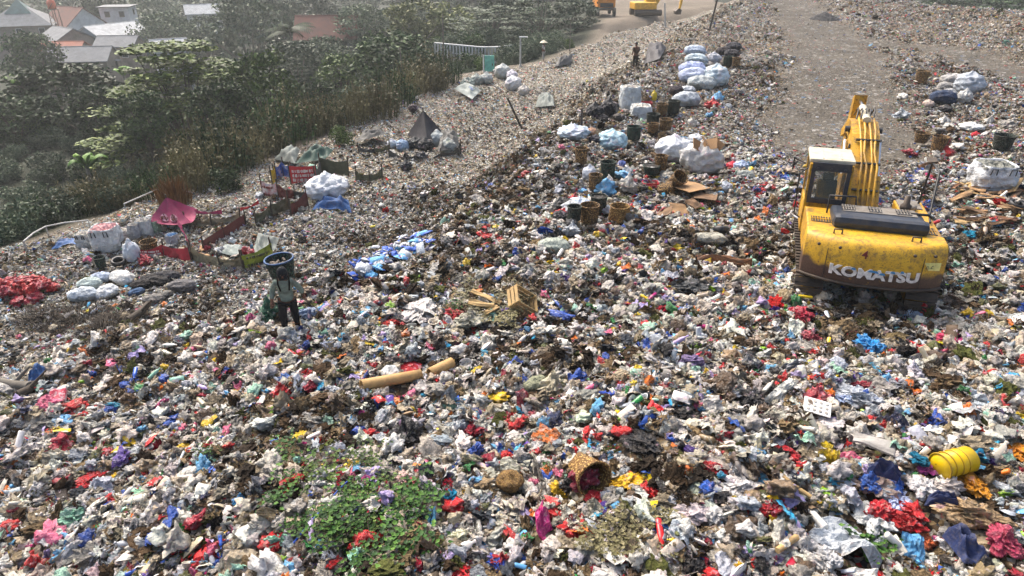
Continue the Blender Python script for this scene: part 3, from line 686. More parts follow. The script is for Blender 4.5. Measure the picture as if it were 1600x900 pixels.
    fb = MB().box((1.0, .62, 1.82), (.5, .7, .2), bev=.03).lathe([(0, 1.9), (.1, 1.9), (.1, 2.0), (0, 2.0)], 12, 0, Matrix.Translation((1.0, .2, 0))).build('fuel_tank', M_GREYP, ex)
    MB().box((-1.33, -.6, 1.5), (.03, 1.6, .62), bev=.008).build('side_door', M_YEL, ex)
    # cab
    cb = MB(); cx, cy, w, d, z0, z1 = -.9, .72, .98, 1.4, 1.14, 2.86
    for sx in (-1, 1):
        for (sy, tk) in ((-1, .11), (1, .07)):
            cb.box((cx + sx * (w / 2 - .05), cy + sy * (d / 2 - .05), (z0 + z1) / 2), (.09, tk, z1 - z0), bev=.015)
        cb.box((cx + sx * (w / 2 - .04), cy, 1.5), (.05, d - .2, .75), bev=.01)
        cb.box((cx + sx * (w / 2 - .05), cy, 2.86), (.07, d - .2, .1), bev=.01)
    cb.box((cx, cy - d / 2 + .04, 1.62), (w - .14, .06, .78), bev=.01).box((cx, cy + d / 2 - .04, 1.4), (w - .14, .05, .5)).box((cx, cy, z0 + .03), (w - .1, d - .1, .06))
    cab = cb.build('cab', M_YEL, ex)
    rf = MB().box((cx, cy + .06, 2.91), (w + .03, d - .04, .1), bev=.035)
    for i in range(2): rf.box((cx - .2 + .4 * i, cy, 2.965), (.04, d - .3, .015))
    rf.build('roof', M_CREAM, cab)
    rwf = MB()
    y = cy - d / 2 - .012
    for sx in (-1, 1): rwf.box((cx + sx * (w / 2 - .1), y, 2.36), (.09, .05, .8))
    rwf.box((cx, y, 2.80), (w - .12, .05, .2)).box((cx, y, 1.97), (w - .12, .05, .12))
    for i in range(3): rwf.box((cx - .3 + .3 * i, y - .04, 2.76), (.05, .04, .035))
    rw = rwf.build('window_frame', M_NAVY, cab)
    MB().box((cx, y + .02, 2.36), (w - .26, .012, .68)).build('rear_window', M_GLASS, cab)
    for sx in (-1, 1): MB().box((cx + sx * (w / 2 - .035), cy, 2.36), (.012, d - .25, .82)).build('side_window', M_GLASS, cab)
    MB().box((cx, cy + d / 2 - .03, 2.2), (w - .2, .012, 1.15)).build('windscreen', M_GLASS, cab)
    MB().box((cx, cy + .02, 1.68), (.5, .5, .16), bev=.05).box((cx, cy - .25, 2.06), (.46, .14, .66), (R(-6), 0, 0), bev=.06).box((cx, cy - .3, 2.48), (.26, .11, .2), (R(-6), 0, 0), bev=.04).build('driver_seat', M_SEAT, cab)
    MB().tube([(cx - w / 2 - .03, cy - .7, 1.5), (cx - w / 2 - .17, cy - .74, 1.6), (cx - w / 2 - .2, cy - .74, 2.6), (cx - w / 2 - .03, cy - .7, 2.75)], .018, 6).build('grab_rail', M_BLK, cab)
    MB().tube([(cx - w / 2, cy + .8, 2.5), (cx - w / 2 - .28, cy + .8, 2.62)], .015, 6).box((cx - w / 2 - .3, cy + .8, 2.5), (.04, .18, .34), bev=.015).build('mirror', M_BLK, cab)
    # boom: bent box beam, side profile in YZ
    bx0, bx1 = -.36, .30; bxm = (bx0 + bx1) / 2; nbefore = set(bpy.data.objects)
    top = [(.55, 1.5), (1.4, 2.75), (2.35, 3.72), (3.1, 3.98), (3.9, 3.9), (5.2, 3.35)]
    bot = [(5.15, 3.1), (3.8, 3.42), (3.0, 3.42), (2.5, 3.2), (1.8, 2.3), (.85, 1.25)]
    bo = MB().prism(top + bot, bx0, bx1)
    for sx in (bx0 - .012, bx1 + .012): bo.prism([(2.4, 3.3), (3.3, 3.85), (3.3, 3.6), (2.6, 3.15)], sx - .01, sx + .01)
    bo.box((bxm, 1.9, 2.86), (.66, .1, .1), (R(-48), 0, 0))
    boom = bo.build('boom', M_YEL, ex)
    for k, xx in enumerate((-.12, .0, .12, .24)):
        off = .10
        pts = [(xx, .62, 1.55 + off), (xx, 1.0, 2.15 + off + .05), (xx + .02, 1.4, 2.8 + off), (xx - .06 * (k % 2), 1.75, 3.16 + off), (xx - .06, 2.35, 3.77 + off), (xx - .08, 3.05, 4.04 + off), (xx - .1, 3.25, 4.08 + off - .05)]
        MB().tube(pts, .032, 8).build('hydraulic_pipe', M_YEL, boom)
    for (y_, z_) in ((1.02, 2.2), (1.5, 2.94), (2.1, 3.56)): MB().box((.03, y_, z_ + .03), (.6, .05, .1), (R(48), 0, 0)).build('pipe_clamp', M_BLK, boom)
    for s in (-1, 1):
        cyl = MB().tube([(bxm + s * .42, 1.15, 1.25), (bxm + s * .42, 2.0, 2.4)], .09, 14).build('boom_cylinder', M_YEL, boom)
        MB().tube([(bxm + s * .42, 2.0, 2.4), (bxm + s * .42, 2.75, 3.4)], .045, 12).build('piston_rod', M_CHROME, cyl)
    ac = MB().tube([(bxm, 2.75, 4.12), (bxm, 4.1, 4.28)], .1, 14).build('arm_cylinder', M_CREAM, boom)
    MB().tube([(bxm, 4.1, 4.28), (bxm, 5.0, 4.35)], .05, 12).build('piston_rod', M_CHROME, ac)
    hs = MB()
    for k in range(5):
        x = bx0 + .1 + k * .1; hs.tube([(x, 2.95, 4.08), (x + .03, 3.15, 4.34), (x + .05, 3.5, 4.36), (x + .02, 3.8, 4.05)], .02, 6)
    hs.build('hydraulic_hose', M_BLK, boom)
    MB().tube([(bx0 - .12, 3.0, 3.72), (bx1 + .12, 3.0, 3.72)], .1, 14).build('boom_pin', M_BLK, boom); MB().box((bxm - .32, 2.2, 3.34), (.1, .16, .12)).build('work_lamp', M_BLK, boom)
    # arm and bucket reaching down in front
    ar = MB().prism([(4.95, 4.55), (5.35, 4.45), (5.75, 3.3), (6.2, 1.4), (6.05, 1.3), (5.5, 2.6), (5.0, 3.2)], bxm - .17, bxm + .17)
    arm = ar.build('arm', M_YEL, ex)
    bk = MB(); pts = [(6.2, 1.4), (6.4, 1.0), (6.35, .5), (6.0, .22), (5.5, .25), (5.2, .55)]
    for s in (-.5, .5): bk.prism(pts + [(5.95, 1.25)], bxm + s - .02, bxm + s + .02)
    for a, c_ in zip(pts[:-1], pts[1:]):
        bk.prism([a, c_, (c_[0] - .02, c_[1] + .04), (a[0] - .02, a[1] + .04)], bxm - .48, bxm + .48)
    for i in range(5): bk.box((bxm - .4 + .2 * i, 5.12, .62), (.08, .22, .06), (R(50), 0, 0), taper=(.5, .5))
    bk.build('bucket', M_STEEL, arm)
    for o in set(bpy.data.objects) - nbefore:            # the boom works low and flat, only a little above the cab
        for v in o.data.vertices:
            if v.co.z > 1.5 and v.co.y < 5.0: v.co.z = 1.5 + (v.co.z - 1.5) * .76
            elif v.co.y >= 5.0: v.co.z *= .83
    return ex
excavator()

# ---------------------------------------------------------------- people
M_SKIN = simple('skin', hexc('6b4430'), .6, 0, .1)
def cloth(name, h, dirt=.3, sc=5): return simple(name, hexc(h), .85, 0, dirt, (.05, .04, .03), sc, .5, .02, .15, 30)
M_SHIRT = cloth('pale_green_shirt', '7d8b80', .4); M_TROUS = cloth('black_trousers', '1b1c20', .1); M_BOOT = cloth('dark_boots', '17120f'); M_CAP = cloth('dark_hood', '23262a', .1)
def skin_body(name, joints, edges, mat, parent, root=0, sub=2):
    me = bpy.data.meshes.new(name); me.from_pydata([j[0] for j in joints], edges, [])
    o = bpy.data.objects.new(name, me); COL.objects.link(o)
    sk_ = o.modifiers.new('skin', 'SKIN'); sk_.use_smooth_shade = True; ss = o.modifiers.new('sub', 'SUBSURF'); ss.levels = ss.render_levels = sub
    for i, j in enumerate(joints):
        r_ = j[1]; me.skin_vertices[0].data[i].radius = r_ if isinstance(r_, tuple) else (r_, r_)
        me.skin_vertices[0].data[i].use_root = (i == root)
    bpy.context.view_layer.update()
    m2 = bpy.data.meshes.new_from_object(o.evaluated_get(bpy.context.evaluated_depsgraph_get())); bpy.data.objects.remove(o); bpy.data.meshes.remove(me)
    m2.materials.clear(); m2.materials.append(mat); m2.polygons.foreach_set('use_smooth', [True] * len(m2.polygons)); m2.name = name
    q = bpy.data.objects.new(name, m2); COL.objects.link(q); q.parent = parent; return q
def hand(mb, p, d, side, s=1.0):
    """curled hand: palm, four fingers, thumb; d = pointing direction"""
    p = Vector(p); d = Vector(d).normalized(); w = Vector((0, 0, 1)).cross(d); 
    if w.length < .2: w = Vector((0, 1, 0))
    w.normalize(); nrm = d.cross(w)
    mb.tube([p - d * .02, p + d * .04, p + d * .09], [.025 * s, .04 * s, .038 * s], 8)
    for k, l in enumerate((.075, .085, .08, .062)):
        b0 = p + d * .085 + w * (k - 1.5) * .02; b1 = b0 + d * l * .5 + nrm * .01 * side; b2 = b1 + d * l * .25 + nrm * .035 * side
        mb.tube([b0, b1, b2], [.0095 * s, .009 * s, .007 * s], 6)
    t0 = p + d * .03 + w * .035 * side; mb.tube([t0, t0 + d * .035 + w * .025 * side, t0 + d * .07 + w * .02 * side], [.012 * s, .011 * s, .008 * s], 6)
def person_main():
    base = hit(456, 514); pz = base.z
    pr = thing('person', 'person in pale long-sleeved shirt and black trousers walking with a green basket on the back', 'person', base - Vector((0, 0, .06)), R(197)); pr.scale = (.94, .9, .86)
    # one continuous body
    J = [((0, 0, .95), (.125, .09)), ((0, .02, 1.12), (.115, .085)), ((0, .05, 1.32), (.155, .10)), ((0, .08, 1.44), (.10, .085)), ((0, .10, 1.52), (.055, .055)), ((0, .13, 1.60), (.085, .095)), ((0, .14, 1.68), (.08, .09)),
         ((.17, .07, 1.41), (.075, .07)), ((.27, .03, 1.16), (.055, .055)), ((.30, .14, .95), (.038, .04)),
         ((-.17, .07, 1.41), (.075, .07)), ((-.29, .0, 1.17), (.055, .055)), ((-.36, -.02, .95), (.038, .04)),
         ((.11, 0, .84), (.10, .10)), ((.13, .1, .48), (.07, .07)), ((.13, .02, .1), (.045, .05)),
         ((-.11, 0, .84), (.10, .10)), ((-.12, -.02, .48), (.07, .07)), ((-.13, -.12, .1), (.045, .05))]
    E = [(0, 1), (1, 2), (2, 3), (3, 4), (4, 5), (5, 6), (2, 7), (7, 8), (8, 9), (2, 10), (10, 11), (11, 12), (0, 13), (13, 14), (14, 15), (0, 16), (16, 17), (17, 18)]
    body = skin_body('body', J, E, M_SKIN, pr)
    S = [(J[1][0], (.165, .13)), (J[2][0], (.20, .14)), (J[3][0], (.105, .09)), (J[7][0], (.085, .08)), (J[8][0], (.066, .066)), ((.297, .12, .985), (.05, .05)), (J[10][0], (.085, .08)), (J[11][0], (.066, .066)), ((-.355, -.017, .985), (.05, .05)), ((0, 0, .96), (.18, .135)), ((0, 0, .84), (.17, .13))]
    skin_body('shirt', S, [(0, 1), (1, 2), (1, 3), (3, 4), (4, 5), (1, 6), (6, 7), (7, 8), (0, 9), (9, 10)], M_SHIRT, pr)
    T = [((0, 0, .99), (.172, .13)), ((.11, 0, .82), (.11, .11)), ((.13, .1, .48), (.09, .09)), ((.13, .03, .17), (.072, .075)), ((-.11, 0, .82), (.11, .11)), ((-.12, -.02, .48), (.09, .09)), ((-.13, -.1, .17), (.072, .075))]
    skin_body('trousers', T, [(0, 1), (1, 2), (2, 3), (0, 4), (4, 5), (5, 6)], M_TROUS, pr)
    for x, y in ((.13, .04), (-.13, -.1)): MB().tube([(x, y - .06, .06), (x, y + .06, .05), (x, y + .17, .04)], [.055, .055, .035], 8).tube([(x, y - .02, .05), (x, y - .02, .22)], .06, 8).build('boot', M_BOOT, pr)
    hd = MB(); hd.lathe([(.0, .17), (.06, .155), (.1, .1), (.112, .03), (.108, -.05), (.09, -.11), (.085, -.14)], 14, 0, Matrix.Translation((0, .12, 1.63))); hd.build('hood', M_CAP, pr)
    f = MB(); f.lathe([(0, .03), (.02, .0), (.012, -.02)], 6, 0, Matrix.Translation((0, .235, 1.6))); f.box((0, .222, 1.565), (.05, .012, .012)); f.box((-.035, .222, 1.63), (.025, .01, .01)).box((.035, .222, 1.63), (.025, .01, .01)); f.build('face', M_SKIN, body)
    h = MB(); hand(h, (.30, .14, .95), (.02, .3, -.95), 1); h.build('hand', M_SKIN, body)
    h = MB(); hand(h, (-.36, -.02, .95), (-.1, .05, -1), -1); h.build('hand', M_SKIN, body)
    st = MB()
    for s in (-.09, .09): st.tube([(s, -.14, 1.3), (s * 1.2, -.04, 1.5), (s * 1.3, .1, 1.53), (s * 1.3, .2, 1.4), (s, .15, 1.2)], .018, 6)
    st.build('shoulder_strap', M_BOOT, pr)
    # basket on the back: open top, woven
    return pr, base
def weave_mat(name, c1, c2, sc=24):
    m, n, b = mat_new(name); tc = N(n, 'ShaderNodeTexCoord').outputs['Object']
    w1 = N(n, 'ShaderNodeTexVoronoi'); w1.inputs['Scale'].default_value = sc; n.links.new(tc, w1.inputs['Vector']); nn = noise_n(n, tc, 6, 4)
    c = mix(n, ramp(n, w1.outputs['Distance'], [(.2, 0), (.5, 1)]), c1, c2); c = mix(n, ramp(n, nn.outputs[0], [(.45, 0), (.75, .6)]), c, (.06, .045, .03))
    n.links.new(c, b.inputs['Base Color']); b.inputs['Roughness'].default_value = .8; bump(n, b, w1.outputs['Distance'], .9, .03); return m
M_CANE = weave_mat('woven_cane', hexc('b08a50'), hexc('4a3418')); M_GBASK = weave_mat('green_woven_plastic', hexc('1f4f3e'), hexc('081712')); M_STRAW = weave_mat('pale_straw', hexc('d0aa62'), hexc('6d4c1e'), 30); M_DGBASK = weave_mat('dark_green_woven', hexc('3c4c3e'), hexc('101812'))
M_BLUERIM = simple('blue_rim', hexc('27598c'), .6, 0, .5)
def basket(name, label, cat, loc, r=.24, h=.42, mat=None, rimm=None, rot=(0, 0, 0), group=None, fill=None, taper=.78, sq=1):
    o = thing(name, label, cat, loc, 0, group, rot)
    def fn(p):
        a = math.atan2(p[1], p[0]); k = 1 + sq * .10 * math.cos(4 * a) * (1 - p[2] / h) + .02 * math.sin(31 * a) * (1 if int(p[2] / h * 14) % 2 else -1)
        return (p[0] * k, p[1] * k, p[2])
    b = MB(); prof = [(0, 0)] + [(r * (taper + (1 - taper) * k / 10), h * k / 10) for k in range(11)] + [(r * .94, h)] + [(r * .93 * (taper + (1 - taper) * k / 6), h * k / 6 + .02 * (k == 0)) for k in (5, 3, 0)] + [(0, .03)]
    b.lathe(prof, 28, fn=fn); bb = b.build('basket_wall', mat or M_CANE, o)
    rm = MB(); rm.tube([(math.cos(a) * r * .99, math.sin(a) * r * .99, h) for a in np.linspace(0, 2 * math.pi, 25)], .02, 6, cap=False); rm.build('rim', rimm or mat or M_CANE, o)
    if fill:
        f = MB(); f.grid(14, 14, lambda u, v: ((u - .5) * 2 * r * .9 * (1 - .28 * (2 * v - 1) ** 2), (v - .5) * 2 * r * .9 * (1 - .28 * (2 * u - 1) ** 2), h * .86 + .04 * nz((u, v, 0), 7, r * 99) + .03))
        f.build('contents', fill, o)
    return o
pr, pb = person_main()
M_CONT = litter_mat('scavenged_contents', .6, 1, .5)
M_POT = M_ROT
def back_basket():
    Rz = R(197); off = Vector((0, -.34, 1.02)); off.rotate(Euler((0, 0, Rz)))
    o = basket('carrying_basket', 'green woven basket with a blue rim carried on the back of the person', 'basket', pb + Vector((off.x, off.y, .86)), .29, .62, M_GBASK, M_BLUERIM, (R(0), R(4), Rz), None, None, .62)
    f = MB(); rs = random.Random(4)
    for i in range(70):
        a = rs.uniform(0, 6.28); q = math.sqrt(rs.random()) * .22
        f.lathe([(0, -.03), (.028, -.01), (.028, .012), (0, .03)], 7, 0, Matrix.Translation((math.cos(a) * q, math.sin(a) * q, .50 + rs.uniform(-.02, .03))) @ Euler((rs.uniform(-.8, .8), rs.uniform(-.8, .8), 0)).to_matrix().to_4x4())
    f.build('contents', simple('shells', hexc('8d8172'), .7, 0, .5), o)
    g = MB(); g.lathe([(0, .47), (.24, .47), (.23, .42)], 20); g.build('lining', M_BLK, o)
back_basket()
# ---------------------------------------------------------------- vegetation
def leaf_mat(name, cols, dry=None):
    m, n, b = mat_new(name); g = N(n, 'ShaderNodeNewGeometry'); oi = N(n, 'ShaderNodeObjectInfo'); tc = N(n, 'ShaderNodeTexCoord').outputs['Object']
    nn = noise_n(n, tc, .9, 3)
    ad = N(n, 'ShaderNodeMath', operation='MULTIPLY_ADD'); n.links.new(g.outputs['Random Per Island'], ad.inputs[0]); ad.inputs[1].default_value = .5
    s = N(n, 'ShaderNodeMath', operation='MULTIPLY'); n.links.new(nn.outputs[0], s.inputs[0]); s.inputs[1].default_value = .55; n.links.new(s.outputs[0], ad.inputs[2])
    k = len(cols) - 1; c = ramp(n, ad.outputs[0], [(.15 + .65 * i / k, hexc(h)) for i, h in enumerate(cols)])
    hv = N(n, 'ShaderNodeHueSaturation'); n.links.new(c, hv.inputs['Color']); mr = N(n, 'ShaderNodeMapRange'); mr.inputs[3].default_value = .42; mr.inputs[4].default_value = .85; n.links.new(oi.outputs['Random'], mr.inputs[0]); n.links.new(mr.outputs[0], hv.inputs['Value'])
    n.links.new(hv.outputs[0], b.inputs['Base Color']); b.inputs['Roughness'].default_value = .6; b.inputs['Specular IOR Level'].default_value = .25
    return m
L_DARK = leaf_mat('dark_leaves', ['1b2c18', '293f20', '3d582a', '587236'])
L_MID = leaf_mat('mid_green_leaves', ['2a3a1e', '3f5626', '5a7430', '7d9440'])
L_ALB = leaf_mat('feathery_leaves', ['2a3a18', '43591f', '5f7a28', '8a9c3c'])
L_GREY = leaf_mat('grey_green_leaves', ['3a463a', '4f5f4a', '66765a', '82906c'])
L_BAMB = leaf_mat('bamboo_leaves', ['46502f', '66713f', '848c50', 'a3a568'])
L_REED = leaf_mat('reed_stalks', ['4f4733', '726a4a', '807a50', 'a59a70'])
L_TAN = leaf_mat('dry_grass', ['5c3c22', '84592f', 'a37642', 'b98f58'])
L_BAN = leaf_mat('banana_leaves', ['2f4f1c', '4a7426', '6a9430', '93b33e'])
L_FRESH = leaf_mat('fresh_cut_leaves', ['16300f', '244a17', '3c6a20', '6b9438'])
M_BARK = simple('bark', (.07, .055, .04), .9, 0, .3, (.03, .025, .02), 3)
M_PALEBARK = simple('pale_bark', (.18, .16, .13), .9, 0, .3, (.06, .05, .04), 3)
def leaves(b, c, rad, n, size, rs, flat=1., up=.35):
    for _ in range(n):
        q = Vector((rs.gauss(0, 1), rs.gauss(0, 1), rs.gauss(0, 1))); q = q.normalized() * (rs.random() ** .45)
        p = Vector(c) + Vector((q.x * rad, q.y * rad, q.z * rad * flat)); s = size * rs.uniform(.55, 1.3)
        fz = 1 if up < 1 else .3; a = Vector((rs.gauss(0, 1), rs.gauss(0, 1), rs.gauss(0, 1) * fz)).normalized(); w = a.cross(Vector((rs.gauss(0, 1), rs.gauss(0, 1), rs.gauss(0, 1) + (0 if up < 1 else 2)))).normalized()
        k = len(b.v); b.v += [tuple(p - a * s * .6), tuple(p + w * s * .3), tuple(p + a * s * .6), tuple(p - w * s * .3)]; b.f.append((k, k + 1, k + 2, k + 3)); b.sm.append(False); b.mi.append(0)
def crown_round(name, seed, mat, n_cl=60, per=75, size=.055, squash=.9, clr=.16):
    """unit crown: radius about .5 wide, 1 high from z=0"""
    rs = random.Random(seed); b = MB(); cls = []
    for _ in range(n_cl):
        a = rs.uniform(0, 6.283); z = rs.random(); prof = math.sin(math.pi * (.12 + .80 * z)) ** .6
        r_ = .44 * prof * (.45 + .55 * math.sqrt(rs.random())) * (1 + .25 * math.sin(3 * a + seed)); p = (r_ * math.cos(a), r_ * math.sin(a), .1 + z * .8)
        cls.append(p); leaves(b, p, clr * rs.uniform(.6, 1.15), per, size, rs, .7)
    return b.mesh(name, mat), cls
def trunk_mesh(name, cls, mat, seed, th=.03, base=-.6, fork=.0, k=14):
    rs = random.Random(seed); b = MB()
    b.tube([(0, 0, base), (.01, .01, base * .4), (-.01, .01, fork), (.0, 0, fork + .3)], [th * 1.3, th, th * .85, th * .5], 7)
    for p in rs.sample(cls, min(k, len(cls))):
        m = Vector((p[0] * .45, p[1] * .45, fork + (p[2] - fork) * .45 + .02)); b.tube([(0, 0, fork - .05), m, p], [th * .6, th * .35, th * .12], 5)
    return b.mesh(name, mat)
TK = {}
def kind(key, seed, mat, bark, **kw):
    th = kw.pop('th', .03); base = kw.pop('base', -.8); me, cls = crown_round('crown', seed, mat, **kw); TK[key] = (me, trunk_mesh('trunk', cls, bark, seed, th, base))
kind('dark', 1, L_DARK, M_BARK, n_cl=70, per=80, size=.05); kind('dark2', 2, L_DARK, M_BARK, n_cl=60, per=80, size=.055, clr=.14)
kind('mid', 3, L_MID, M_BARK, n_cl=60, per=75); kind('grey', 4, L_GREY, M_PALEBARK, n_cl=55, per=70, clr=.14); kind('grey2', 5, L_GREY, M_PALEBARK, n_cl=75, per=70, size=.045)
kind('bamb', 6, L_BAMB, M_PALEBARK, n_cl=50, per=80, size=.06, clr=.15)
def crown_umbrella(name, seed, mat, tiers=5, k=13, per=60, size=.035):
    rs = random.Random(seed); b = MB(); cls = []
    for t in range(tiers):
        z = .25 + .72 * t / (tiers - 1); rr = .5 * (1 - .55 * (t / (tiers - 1)) ** 1.8)
        for i in range(k - t):
            a = rs.uniform(0, 6.283); q = rr * math.sqrt(rs.uniform(.12, 1)); p = (q * math.cos(a), q * math.sin(a), z - q * .22 + rs.uniform(-.04, .04)); cls.append(p)
            leaves(b, p, .12 * rs.uniform(.6, 1.3), per, size, rs, .2, 2)
    return b.mesh(name, mat), cls
me, cls = crown_umbrella('crown', 7, L_ALB, 6, 24, 150, .03); TK['alb'] = (me, trunk_mesh('trunk', cls, M_BARK, 7, .018, -.5, .0, 40))
me, cls = crown_umbrella('crown', 8, L_GREY, 5, 14, 80, .035); TK['umb'] = (me, trunk_mesh('trunk', cls, M_PALEBARK, 8, .018, -.8, .05, 30))
def palm_meshes(mat, seed, nf=13, wide=.06, droop=.5):
    rs = random.Random(seed); b = MB()
    for i in range(nf):
        a = i * 2.4 + rs.uniform(-.2, .2); el = rs.uniform(.25, 1.3); pts = []
        for q in range(9):
            t = q / 8; rr = t * .55 * math.cos(el * (1 - t * .5)) ; z = .6 + t * .5 * math.sin(el) - droop * t * t * .6; pts.append(Vector((rr * math.cos(a), rr * math.sin(a), z)))
        sd_ = Vector((-math.sin(a), math.cos(a), 0))
        for q in range(1, 9):
            for s in (-1, 1):
                for h in (0, .5):
                    p = pts[q - 1].lerp(pts[q], h); l = wide * 2.2 * math.sin(math.pi * min(.95, (q + h) / 9.2)) + .02; e = p + sd_ * s * l + Vector((0, 0, -l * .6)) + (pts[q] - pts[q - 1]) * .8
                    w = (pts[q] - pts[q - 1]) * .22; b.add([p - w, p + w, e], [(0, 1, 2)])
    cr = b.mesh('crown', mat); t = MB().tube([(0, 0, -1), (.02, .01, -.3), (0, 0, .6)], [.03, .022, .018], 7).mesh('trunk', M_PALEBARK); return cr, t
TK['palm'] = palm_meshes(L_DARK, 3)
def banana_meshes(seed):
    rs = random.Random(seed); b = MB()
    for i in range(9):
        a = rs.uniform(0, 6.28); el = rs.uniform(.6, 1.35); L = rs.uniform(.6, .85); sd_ = Vector((-math.sin(a), math.cos(a), 0))
        def f(u, v, a=a, el=el, L=L, sd_=sd_):
            t = u; p = Vector((math.cos(a) * L * t * math.cos(el), math.sin(a) * L * t * math.cos(el), .25 + L * t * math.sin(el) - .45 * t ** 3)); w = .1 * math.sin(math.pi * min(1, .08 + t * .92)) ** .6
            return tuple(p + sd_ * (v - .5) * 2 * w + Vector((0, 0, -abs(v - .5) * w)))
        b.grid(8, 2, f)
    return b.mesh('leaf_fan', L_BAN), MB().tube([(0, 0, -.3), (0, 0, .35)], [.05, .035], 8).mesh('stem', M_PALEBARK)
TK['ban'] = banana_meshes(2)
def reed_mesh(name, seed, mat, n=170, spread=.45, w=.010, leafy=True):
    rs = random.Random(seed); b = MB()
    for i in range(n):
        a = rs.uniform(0, 6.283); q = rs.random() ** .6 * spread; p = Vector((q * math.cos(a), q * math.sin(a), -.05)); h = rs.uniform(.5, 1) * (1 - .4 * q / spread); ln = Vector((math.cos(a), math.sin(a), 0)) * rs.uniform(0, .22) + Vector((rs.uniform(-.1, .1), rs.uniform(-.1, .1), 0))
        m_ = p + ln * .35 + Vector((0, 0, h * .6)); t = p + ln + Vector((0, 0, h)); s = Vector((math.sin(a), -math.cos(a), 0)) * w
        if rs.random() < .5: s = Vector((s.y, -s.x, 0))
        b.add([p - s, p + s, m_ + s, m_ - s, t], [(0, 1, 2, 3), (3, 2, 4)])
        if leafy:
            for _ in range(5):
                c = p.lerp(t, rs.uniform(.25, 1)); leaves(b, c, .05, 2, .045, rs, 1, 0)
    return b.mesh(name, mat)
REEDS = [reed_mesh('reed_clump', i, L_REED) for i in (1, 2)]; REEDS.append(reed_mesh('reed_clump', 5, L_DARK, 110, .45, .008)); TANG = reed_mesh('dry_bush', 9, L_TAN, 420, .4, .012, False)
def shrub_mesh(name, seed, mat, n_cl=30, per=75, size=.055):
    rs = random.Random(seed); b = MB()
    for _ in range(n_cl):
        a = rs.uniform(0, 6.28); q = .36 * math.sqrt(rs.random()); leaves(b, (q * math.cos(a), q * math.sin(a), rs.uniform(.1, .75) * (1 - q)), .17, per, size, rs, .8)
    return b.mesh(name, mat)
SHR = [shrub_mesh('shrub', 1, L_DARK), shrub_mesh('shrub', 2, L_MID), shrub_mesh('shrub', 3, L_GREY, per=65)]
rt = random.Random(5)
def tree(px, py, t, wpx, k, label, cat='tree', name='tree', group=None, hh=None):
    top = at_depth(px, py, t); g = gz(top.x, top.y); W = wpx / FPX * t; Hh = hh or min(max(W * 1.05, 3), top.z - g)
    cz = top.z - Hh; o = thing(name, label, cat, (top.x, top.y, g), rt.uniform(0, 6.28), group)
    cr, tr = TK[k]; c = put('leaf_fan' if k == 'ban' else 'crown', cr, o, (0, 0, cz - g), (0, 0, 0), (W, W, Hh)); tk = put('stem' if k == 'ban' else 'trunk', tr, o, (0, 0, cz - g), (0, 0, 0), (W, W, max(Hh, (cz - g) / .8)))
    return o
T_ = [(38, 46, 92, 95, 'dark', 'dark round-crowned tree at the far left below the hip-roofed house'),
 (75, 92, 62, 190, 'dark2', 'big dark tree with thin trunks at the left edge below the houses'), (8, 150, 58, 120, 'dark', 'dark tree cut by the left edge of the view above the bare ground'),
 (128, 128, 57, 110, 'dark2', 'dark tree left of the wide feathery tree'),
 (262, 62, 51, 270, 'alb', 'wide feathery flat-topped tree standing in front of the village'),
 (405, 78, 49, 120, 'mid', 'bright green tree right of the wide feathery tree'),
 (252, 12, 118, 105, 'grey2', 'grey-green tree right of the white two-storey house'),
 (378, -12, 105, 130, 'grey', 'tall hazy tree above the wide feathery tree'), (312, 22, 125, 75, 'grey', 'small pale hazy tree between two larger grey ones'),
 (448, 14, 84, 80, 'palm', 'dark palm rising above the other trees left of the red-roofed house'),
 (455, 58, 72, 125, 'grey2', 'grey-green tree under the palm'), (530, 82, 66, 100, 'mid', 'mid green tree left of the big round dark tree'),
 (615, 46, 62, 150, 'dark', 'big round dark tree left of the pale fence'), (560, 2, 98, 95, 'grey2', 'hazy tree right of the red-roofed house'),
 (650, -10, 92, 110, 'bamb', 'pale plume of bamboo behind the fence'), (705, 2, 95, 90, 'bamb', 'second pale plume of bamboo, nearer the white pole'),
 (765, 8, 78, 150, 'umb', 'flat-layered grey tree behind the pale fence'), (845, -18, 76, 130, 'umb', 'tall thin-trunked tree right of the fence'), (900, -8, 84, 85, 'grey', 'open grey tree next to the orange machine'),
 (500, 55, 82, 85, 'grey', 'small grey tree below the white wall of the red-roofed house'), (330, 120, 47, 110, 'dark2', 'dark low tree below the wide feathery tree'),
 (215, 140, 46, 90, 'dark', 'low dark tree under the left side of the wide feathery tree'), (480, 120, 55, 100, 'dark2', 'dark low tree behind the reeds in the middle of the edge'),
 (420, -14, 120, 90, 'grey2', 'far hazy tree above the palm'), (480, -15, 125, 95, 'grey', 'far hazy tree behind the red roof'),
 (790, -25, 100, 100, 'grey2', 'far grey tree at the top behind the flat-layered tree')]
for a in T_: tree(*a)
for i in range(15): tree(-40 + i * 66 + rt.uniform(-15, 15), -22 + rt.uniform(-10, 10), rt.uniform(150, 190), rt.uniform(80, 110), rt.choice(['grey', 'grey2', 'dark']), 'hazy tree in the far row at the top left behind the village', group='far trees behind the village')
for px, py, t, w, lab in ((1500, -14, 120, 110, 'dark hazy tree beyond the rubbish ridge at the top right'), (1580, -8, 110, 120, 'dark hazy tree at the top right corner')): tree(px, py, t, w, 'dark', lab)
for px, py, t, w, lab in ((16, 92, 60, 46, 'banana plant at the left edge among dark trees'), (28, 300, 28, 62, 'bright banana plant by the landfill edge at the far left'), (66, 322, 27, 48, 'smaller banana plant right of the brightest one'), (120, 208, 45, 70, 'banana plant with long fronds left of the wide feathery tree'), (185, 85, 90, 40, 'small banana plant between the houses and the feathery tree')): tree(px, py, t, w, 'ban', lab, 'banana plant', 'banana_plant', None)
